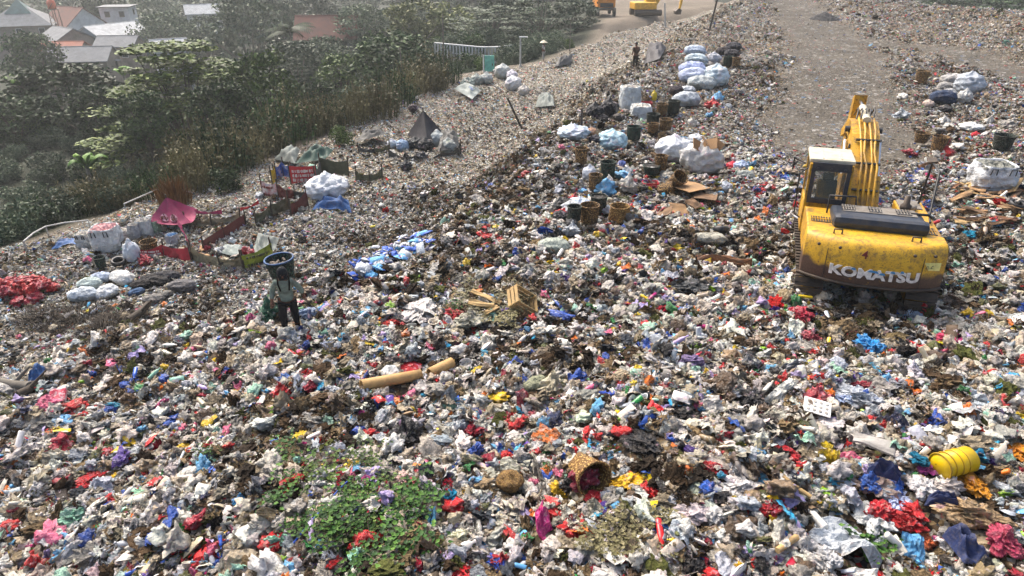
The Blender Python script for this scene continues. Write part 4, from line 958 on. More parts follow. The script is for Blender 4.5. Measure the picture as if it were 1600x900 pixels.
# reeds along the edge of the landfill
re = random.Random(3); k = 0
P_ = [(60, 350), (95, 345), (135, 338), (170, 330), (205, 322), (240, 312), (285, 298), (318, 288), (345, 278), (375, 262), (405, 246), (435, 232), (462, 222), (490, 212), (520, 203), (550, 194), (580, 184), (610, 170), (640, 158), (668, 146), (690, 134)]
for i, (px, py) in enumerate(P_):
    for q in range(2):
        p = hit(px + re.uniform(-12, 12), py - 4 - q * 14); p = Vector((p.x - q * 1.0, p.y, gz(p.x - q * 1.0, p.y))); h = re.uniform(2.2, 3.6) + .02 * (p.y - 20); 
        if px < 250: h *= .6
        o = put('reed_clump', REEDS[(i + q) % 3], None, p, (0, 0, re.uniform(0, 6)), (h * .9, h * .9, h)); tag(o, 'tall brushy reed clump rooted along the outer edge of the landfill', 'reeds', 'reed clumps along the landfill edge')
o = put('dry_bush', TANG, None, hit(274, 320), (0, 0, 0), (1.5, 1.5, 1.75)); tag(o, 'rusty brown dry grass bush beside the white pipe rail', 'bush')
for px, py, s, lab in ((700, 110, 2.6, 'golden dry grass clump below the pale fence'), (738, 104, 2.2, 'golden dry grass clump left of the teal door'), (665, 128, 2.4, 'golden dry grass clump right of the round dark tree')):
    p = hit(px, py + 6); o = put('dry_bush', REEDS[0], None, p, (0, 0, 1), (s * 1.2, s * 1.2, s)); tag(o, lab, 'bush')
for i, (px, py, s, lab) in enumerate(((535, 228, 1.5, 'bright green bush by the blue scrap at the landfill edge'), (352, 300, 1.6, 'dark shrub right of the rusty dry bush at the edge'), (180, 325, 1.7, 'leafy shrub in the brush left of the pipe rail'))):
    p = hit(px, py); o = put('shrub', SHR[[1, 0, 2][i]], None, p, (0, 0, 0), s); tag(o, lab, 'shrub')
SHO = [o for o in bpy.data.objects if o.name.startswith('shrub')]
def undergrowth():
    n = 3600; x = rng.uniform(-95, 25, n); y = rng.uniform(14, 150, n) ** 1.0; e = sdist(x, y, EDGE)
    bare = (((x + 33) / 9) ** 2 + ((y - 42) / 7) ** 2 < 1) & (rng.random(n) < .75)
    wpl = ((x > 6) & (y > 62)) | ((x < -34) & (y > 80) & (rng.random(n) < .85))
    k = (e > 1.2) & ~bare & seen(x, y, 1.3) & ~wpl & (rng.random(n) < np.clip(60 / np.hypot(x, y), .3, 1)); x = x[k]; y = y[k]; m = len(x); z = H(x, y)
    me = bpy.data.meshes.new('undergrowth'); me.vertices.add(m); me.vertices.foreach_set('co', np.stack([x, y, z - .1], -1).ravel())
    a = me.attributes.new('lsc', 'FLOAT_VECTOR', 'POINT'); s = rng.uniform(1.0, 2.4, m) * (1 + np.hypot(x, y) / 160); a.data.foreach_set('vector', np.repeat(s, 3).astype(np.float32))
    a = me.attributes.new('lrot', 'FLOAT_VECTOR', 'POINT'); r_ = np.zeros((m, 3), np.float32); r_[:, 2] = rng.uniform(0, 6.28, m); a.data.foreach_set('vector', r_.ravel())
    a = me.attributes.new('lidx', 'INT', 'POINT'); a.data.foreach_set('value', rng.choice(3, m, p=[.8, .1, .1]).astype(np.int32))
    o = bpy.data.objects.new('undergrowth', me); COL.objects.link(o); tag(o, 'dark tangled undergrowth covering the valley floor', None, None, 'stuff')
    g = bpy.data.node_groups.new('undergrowth', 'GeometryNodeTree'); g.interface.new_socket('Geometry', in_out='INPUT', socket_type='NodeSocketGeometry'); g.interface.new_socket('Geometry', in_out='OUTPUT', socket_type='NodeSocketGeometry')
    gi = g.nodes.new('NodeGroupInput'); go = g.nodes.new('NodeGroupOutput'); ip = g.nodes.new('GeometryNodeInstanceOnPoints'); jn = g.nodes.new('GeometryNodeJoinGeometry')
    for s_ in SHO:
        oi = g.nodes.new('GeometryNodeObjectInfo'); oi.transform_space = 'ORIGINAL'; oi.inputs['Object'].default_value = s_; oi.inputs['As Instance'].default_value = True; g.links.new(oi.outputs['Geometry'], jn.inputs[0])
    def na(nm, dt): q = g.nodes.new('GeometryNodeInputNamedAttribute'); q.data_type = dt; q.inputs['Name'].default_value = nm; return next(o_ for o_ in q.outputs if o_.enabled and o_.name == 'Attribute')
    er = g.nodes.new('FunctionNodeEulerToRotation'); g.links.new(na('lrot', 'FLOAT_VECTOR'), er.inputs[0]); g.links.new(er.outputs[0], ip.inputs['Rotation'])
    g.links.new(gi.outputs[0], ip.inputs['Points']); g.links.new(jn.outputs[0], ip.inputs['Instance']); g.links.new(na('lsc', 'FLOAT_VECTOR'), ip.inputs['Scale']); ip.inputs['Pick Instance'].default_value = True; g.links.new(na('lidx', 'INT'), ip.inputs['Instance Index'])
    g.links.new(ip.outputs[0], go.inputs[0]); o.modifiers.new('scatter', 'NODES').node_group = g
undergrowth()

# ---------------------------------------------------------------- the village
def tile_mat(name, c, sc=6):
    m, n, b = mat_new(name); tc = N(n, 'ShaderNodeTexCoord').outputs['Object']; w = N(n, 'ShaderNodeTexWave'); w.inputs['Scale'].default_value = sc; w.inputs['Distortion'].default_value = .4; n.links.new(tc, w.inputs['Vector'])
    nn = noise_n(n, tc, 1.1, 5, .7); cc = mix(n, ramp(n, nn.outputs[0], [(.35, 0), (.7, .8)]), c, tuple(x * .4 + .03 for x in c)); n.links.new(mix(n, .25, cc, w.outputs[0], 'MULTIPLY'), b.inputs['Base Color']); b.inputs['Roughness'].default_value = .8; bump(n, b, w.outputs[0], .5, .05); return m
R_GREY = tile_mat('grey_roof_sheets', (.26, .27, .28)); R_RED = tile_mat('red_brown_tiles', (.2, .075, .05)); R_ORA = tile_mat('orange_tiles', (.42, .14, .08)); R_TEAL = tile_mat('teal_roof', (.13, .22, .21)); R_PALE = tile_mat('pale_roof_sheets', (.62, .64, .64))
W_WHITE = simple('whitewashed_wall', (.62, .63, .62), .8, 0, .3, (.2, .19, .17), .6); W_BRICK = simple('bare_block_wall', (.28, .24, .2), .9, 0, .4, (.1, .09, .07), .8); W_BLUE = simple('blue_grey_gable', (.17, .22, .26), .8, 0, .3, (.08, .09, .1), .6)
M_DKWIN = simple('dark_window', (.015, .02, .025), .25)
def house(px, pyr, t, wl, wd_, rz, roof, wall, label, kind_='gable', rh=1.6, wins=2, upper=0):
    """px, pyr: where the top of its roof shows; wl along the ridge, wd_ across"""
    p = at_depth(px, pyr, t); g = gz(p.x, p.y); hw = max(2.4, p.z - g - rh); o = thing('house', label, 'house', (p.x, p.y, g - .2), R(rz))
    wb = MB().box((0, 0, hw / 2), (wl, wd_, hw))
    if kind_ == 'gable':
        for s in (-1, 1): wb.add([(s * wl / 2, -wd_ / 2, hw), (s * wl / 2, wd_ / 2, hw), (s * wl / 2, 0, hw + rh), (s * (wl / 2 - .15), -wd_ / 2, hw), (s * (wl / 2 - .15), wd_ / 2, hw), (s * (wl / 2 - .15), 0, hw + rh)], [(0, 1, 2), (3, 5, 4), (0, 2, 5, 3), (1, 4, 5, 2)])
    wo = wb.build('wall', wall, o); rb = MB(); ov = .5; L = wl / 2 + ov * .6; D = wd_ / 2 + ov; k = rh / (wd_ / 2); e = hw - ov * k + .06
    if kind_ == 'gable':
        for s in (-1, 1):
            vs = [(-L, s * D, e), (L, s * D, e), (L, 0, hw + rh + .06), (-L, 0, hw + rh + .06)]; vs += [(a, b_, c + .12) for a, b_, c in vs]
            rb.add(vs, [(0, 1, 2, 3), (4, 5, 6, 7), (0, 1, 5, 4), (1, 2, 6, 5), (2, 3, 7, 6), (3, 0, 4, 7)])
    elif kind_ == 'hip':
        r = max(.1, L - D); vs = [(-L, -D, e), (L, -D, e), (L, D, e), (-L, D, e), (-r, 0, hw + rh), (r, 0, hw + rh)]; rb.add(vs, [(0, 1, 5, 4), (1, 2, 5), (2, 3, 4, 5), (3, 0, 4), (0, 3, 2, 1)])
    else: rb.box((0, 0, hw + .1), (wl + .8, wd_ + .8, .18))
    rf = rb.build('roof', roof, o)
    if kind_ == 'gable': MB().box((0, 0, hw + rh + .16), (2 * L, .22, .1)).build('ridge', roof, rf)
    if upper: MB().add([(-upper, -upper, hw + rh * .55), (upper, -upper, hw + rh * .55), (upper, upper, hw + rh * .55), (-upper, upper, hw + rh * .55), (0, 0, hw + rh + 1.1)], [(0, 1, 4), (1, 2, 4), (2, 3, 4), (3, 0, 4), (3, 2, 1, 0)]).build('upper_roof', R_TEAL, rf)
    for i in range(wins):
        x = -wl / 2 + (i + .5) * wl / wins
        for s in (-1, 1):
            w = MB().box((x, s * (wd_ / 2 + .02), hw - 1.25), (1.0, .1, 1.1)).build('window_frame', W_WHITE if wall is not W_WHITE else W_BRICK, o); MB().box((x, s * (wd_ / 2 + .05), hw - 1.25), (.84, .08, .94)).build('pane', M_DKWIN, w)
    for s in (-1, 1):
        w = MB().box((s * (wl / 2 + .02), .6, hw - 1.1), (.1, .9, 1.0)).build('window_frame', W_BRICK, o); MB().box((s * (wl / 2 + .05), .6, hw - 1.1), (.08, .75, .85)).build('pane', M_DKWIN, w); MB().box((s * (wl / 2 + .3), .6, hw - .5), (.6, 1.3, .06), (0, s * .25, 0)).build('awning', R_GREY, w)
    MB().box((wl * .3, -wd_ / 2 - .03, 1.0), (.9, .1, 2.0)).build('door', M_BARK, o); return o
house(28, 6, 128, 11, 9, 20, R_GREY, W_BRICK, 'house with a wide grey hip roof and small teal upper roof at the far left', 'hip', 3.0, 3, 2.2)
house(108, 10, 132, 8, 7.5, -28, R_RED, W_WHITE, 'house with a red-brown roof and tall white gable wall by the orange tank', 'gable', 2.8)
house(182, 7, 140, 5.5, 5, 10, R_GREY, W_WHITE, 'white two-storey house with a flat grey roof', 'flat', .2, 2)
house(172, 36, 122, 9.5, 7, 62, R_PALE, W_BLUE, 'long low house with pale roof and blue-grey gable', 'gable', 1.6)
house(98, 42, 116, 6.5, 6, -35, R_GREY, W_BRICK, 'small house with grey gable roof and bare block wall below the white gable', 'gable', 1.6)
house(98, 64, 108, 6, 4, 5, R_ORA, W_BRICK, 'shed with a patched orange tile roof', 'gable', .9)
house(122, 72, 102, 9, 5.5, 8, R_GREY, W_BRICK, 'long shed with a grey sheet roof below the orange one', 'gable', 1.5)
house(184, 55, 112, 6, 4.5, 3, R_GREY, W_BRICK, 'small shed with a worn grey roof right of the block-walled house', 'gable', 1.2)
house(262, 60, 100, 4.5, 3.5, 30, R_PALE, W_WHITE, 'small shed with a bright white roof behind the feathery tree', 'gable', .9)
house(510, 24, 100, 8.5, 6, 4, R_RED, W_WHITE, 'house with a dull red roof and white eave half hidden by trees', 'gable', 2.6)
house(315, 6, 150, 7, 5, 25, R_PALE, W_WHITE, 'pale hazy house far behind the trees', 'gable', 1.5)
def tank():
    p = at_depth(79, 3, 124); g = gz(p.x, p.y); o = thing('water_tower', 'orange water tank on a thin steel tower beside the white gable', 'water tower', (p.x, p.y, g)); h = p.z - g
    tw = MB()
    for a in (-.7, .7):
        for c in (-.7, .7): tw.tube([(a, c, 0), (a * .8, c * .8, h - 1.2)], .07, 5)
    for z in np.arange(1, h - 1.5, 1.6): tw.tube([(-.7, -.7, z), (.7, -.7, z + 1.4)], .04, 4).tube([(.7, -.7, z), (.7, .7, z + 1.4)], .04, 4).tube([(-.7, .7, z), (-.7, -.7, z + 1.4)], .04, 4)
    tw.box((0, 0, h - 1.2), (1.6, 1.6, .1)); tw.build('tower', M_STEEL, o)
    tb = MB().lathe([(0, h - 1.15), (.7, h - 1.15), (.72, h - .2), (.6, h + .2), (.25, h + .4), (.25, h + .5), (0, h + .5)], 16).build('tank', simple('orange_tank', (.6, .11, .04), .5, 0, .15), o)
tank()
def post_fence():
    a = hit(678, 88); c = Vector((8.5 - .0, 79, 0)); a = at_depth(680, 84, 70); c = at_depth(800, 92, 66); o = thing('fence', 'pale concrete post fence below the flat-layered tree', 'fence', (a.x, a.y, 0)); n_ = 24; b = []
    rail = MB()
    for i in range(n_ + 1):
        p = a.lerp(c, i / n_) - Vector((a.x, a.y, 0)); g = gz(p.x + a.x, p.y + a.y); top = max(g + 1.5, at_depth(680 + 120 * i / n_, 66 + 11 * i / n_, 70 - 4 * i / n_).z)
        MB().box((p.x, p.y, (g + top) / 2 - .1), (.16, .16, top - g + .2)).build('post', W_WHITE, o); b.append(Vector((p.x, p.y, top)))
    rail.tube(b, .08, 4); rail.tube([q - Vector((0, 0, .8)) for q in b], .05, 4); rail.build('rail', W_WHITE, o)
post_fence()
# poles
def pole(px, pt, pb_, r, mat, label, lean=0, cat='pole', name='pole', lamp=False):
    p = hit(px, pb_); t = (p.y * CP - (p.z - CAM_Z) * SP); q = at_depth(px + lean, pt, t); o = thing(name, label, cat, p); d = q - p
    d = Vector((d.x, 0, d.z * 1.0)) if abs(d.z) > .1 else d
    MB().tube([(0, 0, -.3), d], [r, r * .8], 8).build('shaft', mat, o)
    MB().tube([(0, 0, -.1), (0, 0, .12)], r * 1.7, 8).build('foot', mat, o)
    if lamp: MB().box((d.x + .25, 0, d.z), (.7, .16, .1), bev=.03).build('lamp_head', W_WHITE, o)
M_WPOLE = simple('white_pole', (.42, .42, .4), .6, 0, .3, (.3, .27, .22), 2); M_DPOLE = simple('dark_pole', (.06, .05, .045), .8)
pole(1040, 3, 43, .12, M_WPOLE, 'white post leaning slightly at the edge of the bare plain', -5)
pole(1108, -6, 47, .09, M_DPOLE, 'dark pole standing on the rubbish rim at the top', 7)
pole(813, 55, 104, .08, M_WPOLE, 'white lamp post beside the fence', 0, 'lamp post', 'lamp_post', True)
pole(694, 18, 128, .06, M_PALEBARK, 'thin tall pole in front of the bamboo', 2)
pole(632, 68, 150, .05, M_PALEBARK, 'thin pole in front of the round dark tree', -2)
pole(820, 148, 202, .07, M_BARK, 'dark beam leaning left out of the rubbish slope', -27)
pole(908, 165, 205, .05, M_DPOLE, 'short dark stake left of the black bags', 0)
pole(890, 30, 80, .04, M_PALEBARK, 'thin bare pole among the trees left of the orange machine', 0)
pole(548, 176, 192, .08, M_WPOLE, 'short pale pipe leaning at the landfill edge', -10)

# machines on the far plain
M_ORM = simple('orange_machine_paint', hexc('e08a1c'), .5, 0, .25); M_YEM = simple('yellow_machine_paint', hexc('dfa91c'), .5, 0, .25)
def far_excavator():
    p = hit(1008, 24); o = thing('excavator', 'small far yellow excavator on the bare plain at the top', 'excavator', p, R(8)); 
    for s in (-1, 1):
        tr = MB(); tr.tube([(-1.9, s * 1.1, .42), (1.9, s * 1.1, .42)], .42, 10); tr.box((0, s * 1.1, .42), (3.8, .5, .8), bev=.2); tr.build('track', M_STEEL, o)
    MB().box((-.4, 0, 1.3), (3.2, 2.5, .9), bev=.15).build('body', M_YEM, o); c = MB().box((.7, .7, 2.2), (1.3, .95, 1.5), bev=.08).build('cab', M_YEM, o); MB().box((.7, .2, 2.4), (1.0, .06, .8)).build('window', M_DKWIN, c)
    M_ = Matrix.Rotation(R(-90), 4, 'Z'); MB().add([], []).prism([(.9, 1.4), (2.6, 3.9), (3.1, 4.0), (5.2, 2.7), (5.1, 2.4), (3.0, 3.5), (1.5, 1.3)], -.2, .2, 0, M_).build('boom', M_YEM, o); MB().prism([(5.0, 3.0), (5.4, 2.8), (5.0, .6), (4.8, .6)], -.15, .15, 0, M_).build('arm', M_YEM, o)
    MB().prism([(5.1, .7), (4.6, .9), (4.2, .5), (4.4, .1), (5.0, .1)], -.5, .5, 0, M_).build('bucket', M_STEEL, o)
far_excavator()
def far_truck():
    p = hit(943, 24); o = thing('dump_truck', 'orange truck-like machine seen end-on at the edge of the far trees', 'truck', p, R(4))
    MB().box((0, 0, 1.0), (2.4, 5, .3), bev=.05).build('chassis', M_STEEL, o)
    MB().box((0, 0, 2.1), (2.5, 3.6, 1.9), bev=.12).build('body', M_ORM, o); c = MB().box((0, 2.2, 2.0), (2.3, 1.3, 2.0), bev=.15).build('cab', M_ORM, o); MB().box((0, 2.88, 2.4), (1.9, .06, .8)).build('windscreen', M_DKWIN, c)
    for s in (-1, 1):
        for y in (-1.6, 1.8): MB().tube([(s * 1.0, y, .55), (s * 1.3, y, .55)], .55, 14).build('wheel', M_BLK, o)
    MB().box((0, -1.9, 1.5), (1.8, .12, .5)).build('grille', M_BLK, o)
far_truck()

# ---------------------------------------------------------------- haze: one closed box of even air
def haze():
    b = MB().box((0, 0, 0), (3200, 3200, 1)); o = b.build('haze', []); me = o.data
    for v in me.vertices: v.co.z = -19.0 if v.co.z < 0 else 14.0
    m = bpy.data.materials.new('haze'); m.use_nodes = True; n = m.node_tree; n.nodes.clear(); ou = n.nodes.new('ShaderNodeOutputMaterial'); pv = n.nodes.new('ShaderNodeVolumePrincipled')
    pv.inputs['Color'].default_value = (.88, .93, .92, 1); pv.inputs['Density'].default_value = .00065; pv.inputs['Anisotropy'].default_value = .35; n.links.new(pv.outputs[0], ou.inputs['Volume']); me.materials.append(m); tag(o, None, None, None, 'stuff')
haze()
# ---------------------------------------------------------------- sacks, bags, baskets, shelters
M_SACK = litter_mat('woven_sack', .65, 0, .4, 12, .9, .2); M_NET = litter_mat('translucent_sack', .45, .35, .18, 16, .6, .35)
def sack_mesh(seed, k=1.0):
    """full sack lying on its side, 1 long, tied end at +x"""
    b = MB(); rs = random.Random(seed); nx, na = 34, 32; vs = []; fs = []
    for i in range(nx + 1):
        t = i / nx; x = t - .5; r = .25 * (math.sin(math.pi * min(1, .06 + t * .90)) ** .38) * (1 if t < .86 else max(.25, 1 - (t - .86) * 5.2))
        for j in range(na):
            a = 2 * math.pi * j / na; q = (x, math.cos(a), math.sin(a)); d = 1 + .22 * nz(q, 2.1, seed) + .16 * (ridge(q, 3.2, seed + 3) - .5) * k + .11 * (ridge((x * 2.2, q[1], q[2]), 5.5, seed + 8) - .5)
            vs.append((x + .02 * nz(q, 3, seed + 7), r * d * math.cos(a) * 1.12, max(-.17, r * d * math.sin(a) * .82) + .17))
    for i in range(nx):
        for j in range(na): fs.append((i * na + j, i * na + (j + 1) % na, (i + 1) * na + (j + 1) % na, (i + 1) * na + j))
    fs.append(tuple(range(na))[::-1]); fs.append(tuple(range(nx * na, nx * na + na))); b.add(vs, fs, True); return b.mesh('sack', M_SACK)
SACKS = [sack_mesh(i) for i in (1, 5, 9)]
def bulk_mesh(seed):
    """big square woven bag, 1 wide, about 1 high"""
    b = MB(); rs = random.Random(seed); na = 72; vs = []; fs = []; zs = [0, .04, .11, .18, .26, .34, .42, .5, .58, .66, .74, .82, .9, .97, 1.0, .97, .9]
    for i, z in enumerate(zs):
        for j in range(na):
            a = 2 * math.pi * j / na; c, s = math.cos(a), math.sin(a); q = 1 / (abs(c) ** 4 + abs(s) ** 4) ** .25; r = (.43 + .07 * math.sin(math.pi * min(z, 1))) * q
            if i == 0: r *= .9
            if i >= 15: r *= .93 - .05 * (i - 15)
            d = 1 + .10 * nz((c, s, z * 2), 2.2, seed) + .09 * (ridge((c * 2, s * 2, z), 2.2, seed + 5) - .5) + .05 * (ridge((c, s, z * 4), 3, seed + 9) - .5); vs.append((r * d * c, r * d * s, z + .04 * nz((c, s, 3), 2, seed) * (z > .6)))
    for i in range(len(zs) - 1):
        for j in range(na): fs.append((i * na + j, i * na + (j + 1) % na, (i + 1) * na + (j + 1) % na, (i + 1) * na + j))
    b.add(vs, fs, True); return b.mesh('bag_wall', M_SACK)
BULK = [bulk_mesh(i) for i in (2, 6)]
def _fill(seed):
    b = MB()
    def f(u, v):
        x, y = u - .5, v - .5; e = min(u, 1 - u, v, 1 - v); return (x * .86, y * .86, .92 + .13 * ridge((x, y, 0), 4, seed) * min(1, e * 6) + .05 * nz((x, y, 0), 9, seed))
    b.grid(16, 16, f, 0, False); return b.mesh('contents', M_NET)
FILL = [_fill(3), _fill(8)]
def _round(seed, crump=.14):
    bm = bmesh.new(); bmesh.ops.create_icosphere(bm, subdivisions=4, radius=.5)
    for v in bm.verts:
        q = v.co.normalized(); d = 1 + .14 * nz(q, 1.6, seed) + crump * (ridge(q, 2.6, seed) - .5) + crump * .5 * (ridge(q, 6, seed + 4) - .5)
        k = max(0, (q.z - .75) / .25); v.co = Vector((v.co.x * d * (1 - .6 * k), v.co.y * d * (1 - .6 * k), v.co.z * d * .84 + .36 + .12 * k * k)); v.co.z = max(v.co.z, 0)
    me = bpy.data.meshes.new('round_bag'); bm.to_mesh(me); bm.free(); me.materials.append(M_NET); me.polygons.foreach_set('use_smooth', [True] * len(me.polygons)); return me
ROUND = [_round(2), _round(7, .2), _round(12, .26)]
def W_(px, p): return px / FPX * ((p.y) * CP - (p.z - CAM_Z) * SP)
rq = random.Random(21)
def C(h): return hexc(h)
def sack(px, py, w, col, label, rz=None, dz=0, fat=1.0, group=None, tilt=0, cat='sack'):
    p = hit(px, py); s = W_(w, p); o = put('sack', SACKS[rq.randrange(3)], None, p + Vector((0, s * .15, dz)), (tilt, rq.uniform(-.1, .1), R(rz) if rz is not None else rq.uniform(-.5, .5)), (s, s * fat, s * fat), C(col)); return tag(o, label, cat, group)
def rbag(px, py, w, col, label, hz=1.0, dz=0, group=None, cat='bag', k=None, rz=None):
    p = hit(px, py); s = W_(w, p); o = put('round_bag', ROUND[rq.randrange(3) if k is None else k], None, p + Vector((0, s * .4, dz)), (0, 0, rq.uniform(0, 6) if rz is None else rz), (s, s, s * hz), C(col)); return tag(o, label, cat, group)
def bulk(px, py, w, label, hz=1.0, col='d9dcdb', rz=0, handles=True, fill='bfb9ac', group=None, dz=0):
    p = hit(px, py); s = W_(w, p) * .82; hz *= 1.1; o = thing('bulk_bag', label, 'bulk bag', p + Vector((0, s * .45, dz - .05)), R(rz), group); i = rq.randrange(2)
    put('bag_wall', BULK[i], o, (0, 0, 0), (0, 0, 0), (s, s, s * hz), C(col)); put('contents', FILL[i], o, (0, 0, 0), (0, 0, 0), (s, s, s * hz), C(fill))
    if handles:
        for sx in (-.22, .22):
            MB().tube([(sx * s - .07 * s, -.5 * s, .72 * s * hz), (sx * s - .06 * s, -.53 * s, .95 * s * hz), (sx * s + .06 * s, -.53 * s, .95 * s * hz), (sx * s + .07 * s, -.5 * s, .72 * s * hz)], .018, 5).build('handle', M_BLK, o)
    return o
def bsk(px, py, w, label, mat=None, h=None, rot=(0, 0, 0), fill=None, sq=1, taper=.8, dz=0, rim=None):
    p = hit(px, py); r = W_(w, p) / 2; h = h and W_(h, p) or r * 1.9; return basket('basket', label, 'basket', p + Vector((0, r * .5, dz + .12)), r, h, mat or M_CANE, rim, rot, None, fill, taper, sq)
# -- far left group
bulk(161, 394, 50, 'largest white bulk bag with black handles at the left edge of the camp', .85, rz=8, fill='c98f8f')
bulk(131, 388, 30, 'white bulk bag leftmost of the row at the left edge of the camp', .9, rz=-5)
bulk(190, 381, 28, 'pinkish white bulk bag right of the largest one with black handles', .9, 'cfc6cb', rz=4, handles=False)
bulk(210, 377, 22, 'grey-white tall bag in the middle of the bulk bag row', 1.4, 'bfc0c4', handles=False)
bulk(224, 372, 28, 'clean white bulk bag left of the green netted one', 1.15, rz=-4, handles=False)
bulk(240, 367, 20, 'green netted bulk bag left of the pink canopy', 1.3, '9db59d', handles=False, fill='6a8f6a')
bulk(256, 352, 24, 'white open bulk bag half behind the pink canopy', 1.1, handles=False)
bulk(268, 386, 21, 'white sack with blue contents under the pink canopy', 1.1, 'd5dadd', handles=False, fill='4a7fb0')
rbag(204, 411, 24, 'd3dbe2', 'tall upright white bag left of the red banner', 1.75, k=0)
for a in ((128, 470, 42, 'c9d3da', 'pale blue-white sack nearest the viewer in the white sack pile', 25), (165, 466, 40, 'dbe0e2', 'white sack standing steeply right in the white sack pile', 65), (140, 452, 36, 'b9c8c4', 'pale green-white sack at the back of the white sack pile', 10), (190, 444, 42, 'd8d9d6', 'white sack with a green print right of the white sack pile', -28), (158, 440, 30, 'b9c6da', 'small bluish bag below the green basket', 10)):
    sack(a[0], a[1], a[2], a[3], a[4], a[5], fat=1.15)
for a in ((222, 452, 36, '232327', 'black sack leftmost in the black sack pile', 10), (247, 447, 36, '1d1f24', 'black sack at the middle of the black sack pile', -8), (236, 441, 32, '2a2a2e', 'black sack at the back of the black sack pile', 30), (262, 438, 36, '3a3b40', 'dark grey sack at the back right of the black sack pile', 5), (285, 456, 44, '6b6a6c', 'long grey sack at the right end of the black sack pile', 4), (240, 474, 34, '8a8782', 'grey sack lowest in the black sack pile', 15), (257, 466, 26, '7c7a74', 'small grey round sack right of the lowest grey one', 40), (213, 462, 26, '3f5f85', 'blue sack at the left foot of the black sack pile', 50)):
    sack(a[0], a[1], a[2], a[3], a[4], a[5], fat=.95)
bsk(158, 424, 17, 'dark green square basket behind the white sack pile', M_GBASK); bsk(233, 398, 26, 'wide brown basket behind the red banner', M_CANE, 14)
def tyre(px, py, w, label, mat=M_BLK, name='tyre', cat='tyre', tilt=.2):
    p = hit(px, py); r = W_(w, p) / 2; o = thing(name, label, cat, p + Vector((0, r * .6, .08))); o.rotation_euler = (tilt, .1, 0)
    b = MB(); b.lathe([(r * .62, .0), (r * .9, -.02), (r, .05), (r * .98, .12), (r * .86, .17), (r * .62, .14), (r * .6, .07), (r * .62, 0)], 24); b.build('tread', mat, o)
    MB().lathe([(0, .03), (r * .6, .03), (r * .6, .01)], 20).build('inner_rim', M_STEEL, o); return o
tyre(184, 418, 22, 'dark tyre lying behind the white sack pile'); tyre(1128, 371, 26, 'dark round basin lying in the litter left of the yellow excavator', M_BLK, 'basin', 'basin', -.5); tyre(1590, 330, 24, 'dark tyre at the right edge beside the planks')

# -- cloth walls, tarpaulins and canopies
def cloth2(name, h, h2=None, sc=2.5, rough=.7):
    m, n, b = mat_new(name); tc = N(n, 'ShaderNodeTexCoord').outputs['Object']; nn = noise_n(n, tc, sc, 5, .7); n2 = noise_n(n, tc, sc * 7, 4)
    c = mix(n, ramp(n, nn.outputs[0], [(.45, 0), (.6, .8)]), tuple(.85 * q for q in hexc(h)), tuple(.8 * q for q in hexc(h2 or h))); c = mix(n, ramp(n, n2.outputs[0], [(.5, 0), (.75, .5)]), c, (.1, .08, .06)); n.links.new(c, b.inputs['Base Color']); b.inputs['Roughness'].default_value = rough; bump(n, b, nn.outputs[0], .5, .08); return m
B_RED = cloth2('red_banner', 'b81f34', '9a1c30'); B_PINK = cloth2('pink_canopy', 'b03a63', '93305a'); B_BRIGHT = cloth2('bright_red_banner', 'd22730', 'c01f2c'); B_YEL = cloth2('yellow_cloth', 'd8b51f', 'b89a2a'); B_BLUE = cloth2('blue_white_cloth', '2b62b8', 'cfd6e0', 5)
B_MAR = cloth2('maroon_board', '6a2a28', '7c3f30'); B_NET = cloth2('beige_netting', '9b9072', '6d6a54', 3); B_GRN = cloth2('lime_banner', '9aa52e', '6f7d2c', 4); B_WHT = cloth2('printed_white_banner', 'd4d0cc', 'b8505a', 4); B_TARP = cloth2('grey_tarpaulin', '6f7872', '4c5553', 1.4); B_TEAL = cloth2('green_tarpaulin', '1f4a3c', '30473f', 1.4)
B_BLK = cloth2('black_tarpaulin', '24222a', '2d2b31', 1.5); B_DGRY = cloth2('dark_net_tarpaulin', '4a4a48', '343634', 1.8); B_OLV = cloth2('olive_netting', '55583f', '6f6c50', 2.5); B_LB = cloth2('blue_sheet', '2a5f9a', '1f3f6f', 3); B_PALE = cloth2('pale_sheet', '8f9894', '6c7a76', 2)
def sheet4(q, nx=14, ny=6, sag=.1, rip=.05, seed=0):
    """creased cloth between four corners (a,b along the bottom, c,d along the top)"""
    a, b_, c, d = [Vector(v) for v in q]; nrm = (b_ - a).cross(d - a)
    if nrm.length > 0: nrm.normalize()
    def f(u, v):
        lo = a.lerp(b_, u); hi = d.lerp(c, u); p = lo.lerp(hi, v); s_ = math.sin(math.pi * u)
        return tuple(p + Vector((0, 0, -sag * s_ * v)) + nrm * rip * (nz((u * 3, v * 1.5, 0), 1.7, seed) * 2 + ridge((u * 4, v * 2, 0), 1.6, seed + 3) * .5) * (.35 + .65 * min(1, 4 * u, 4 * (1 - u))))
    return MB().grid(nx, ny, f)
def Pt(px, py, h=0): return hit(px, py) + Vector((0, 0, h))
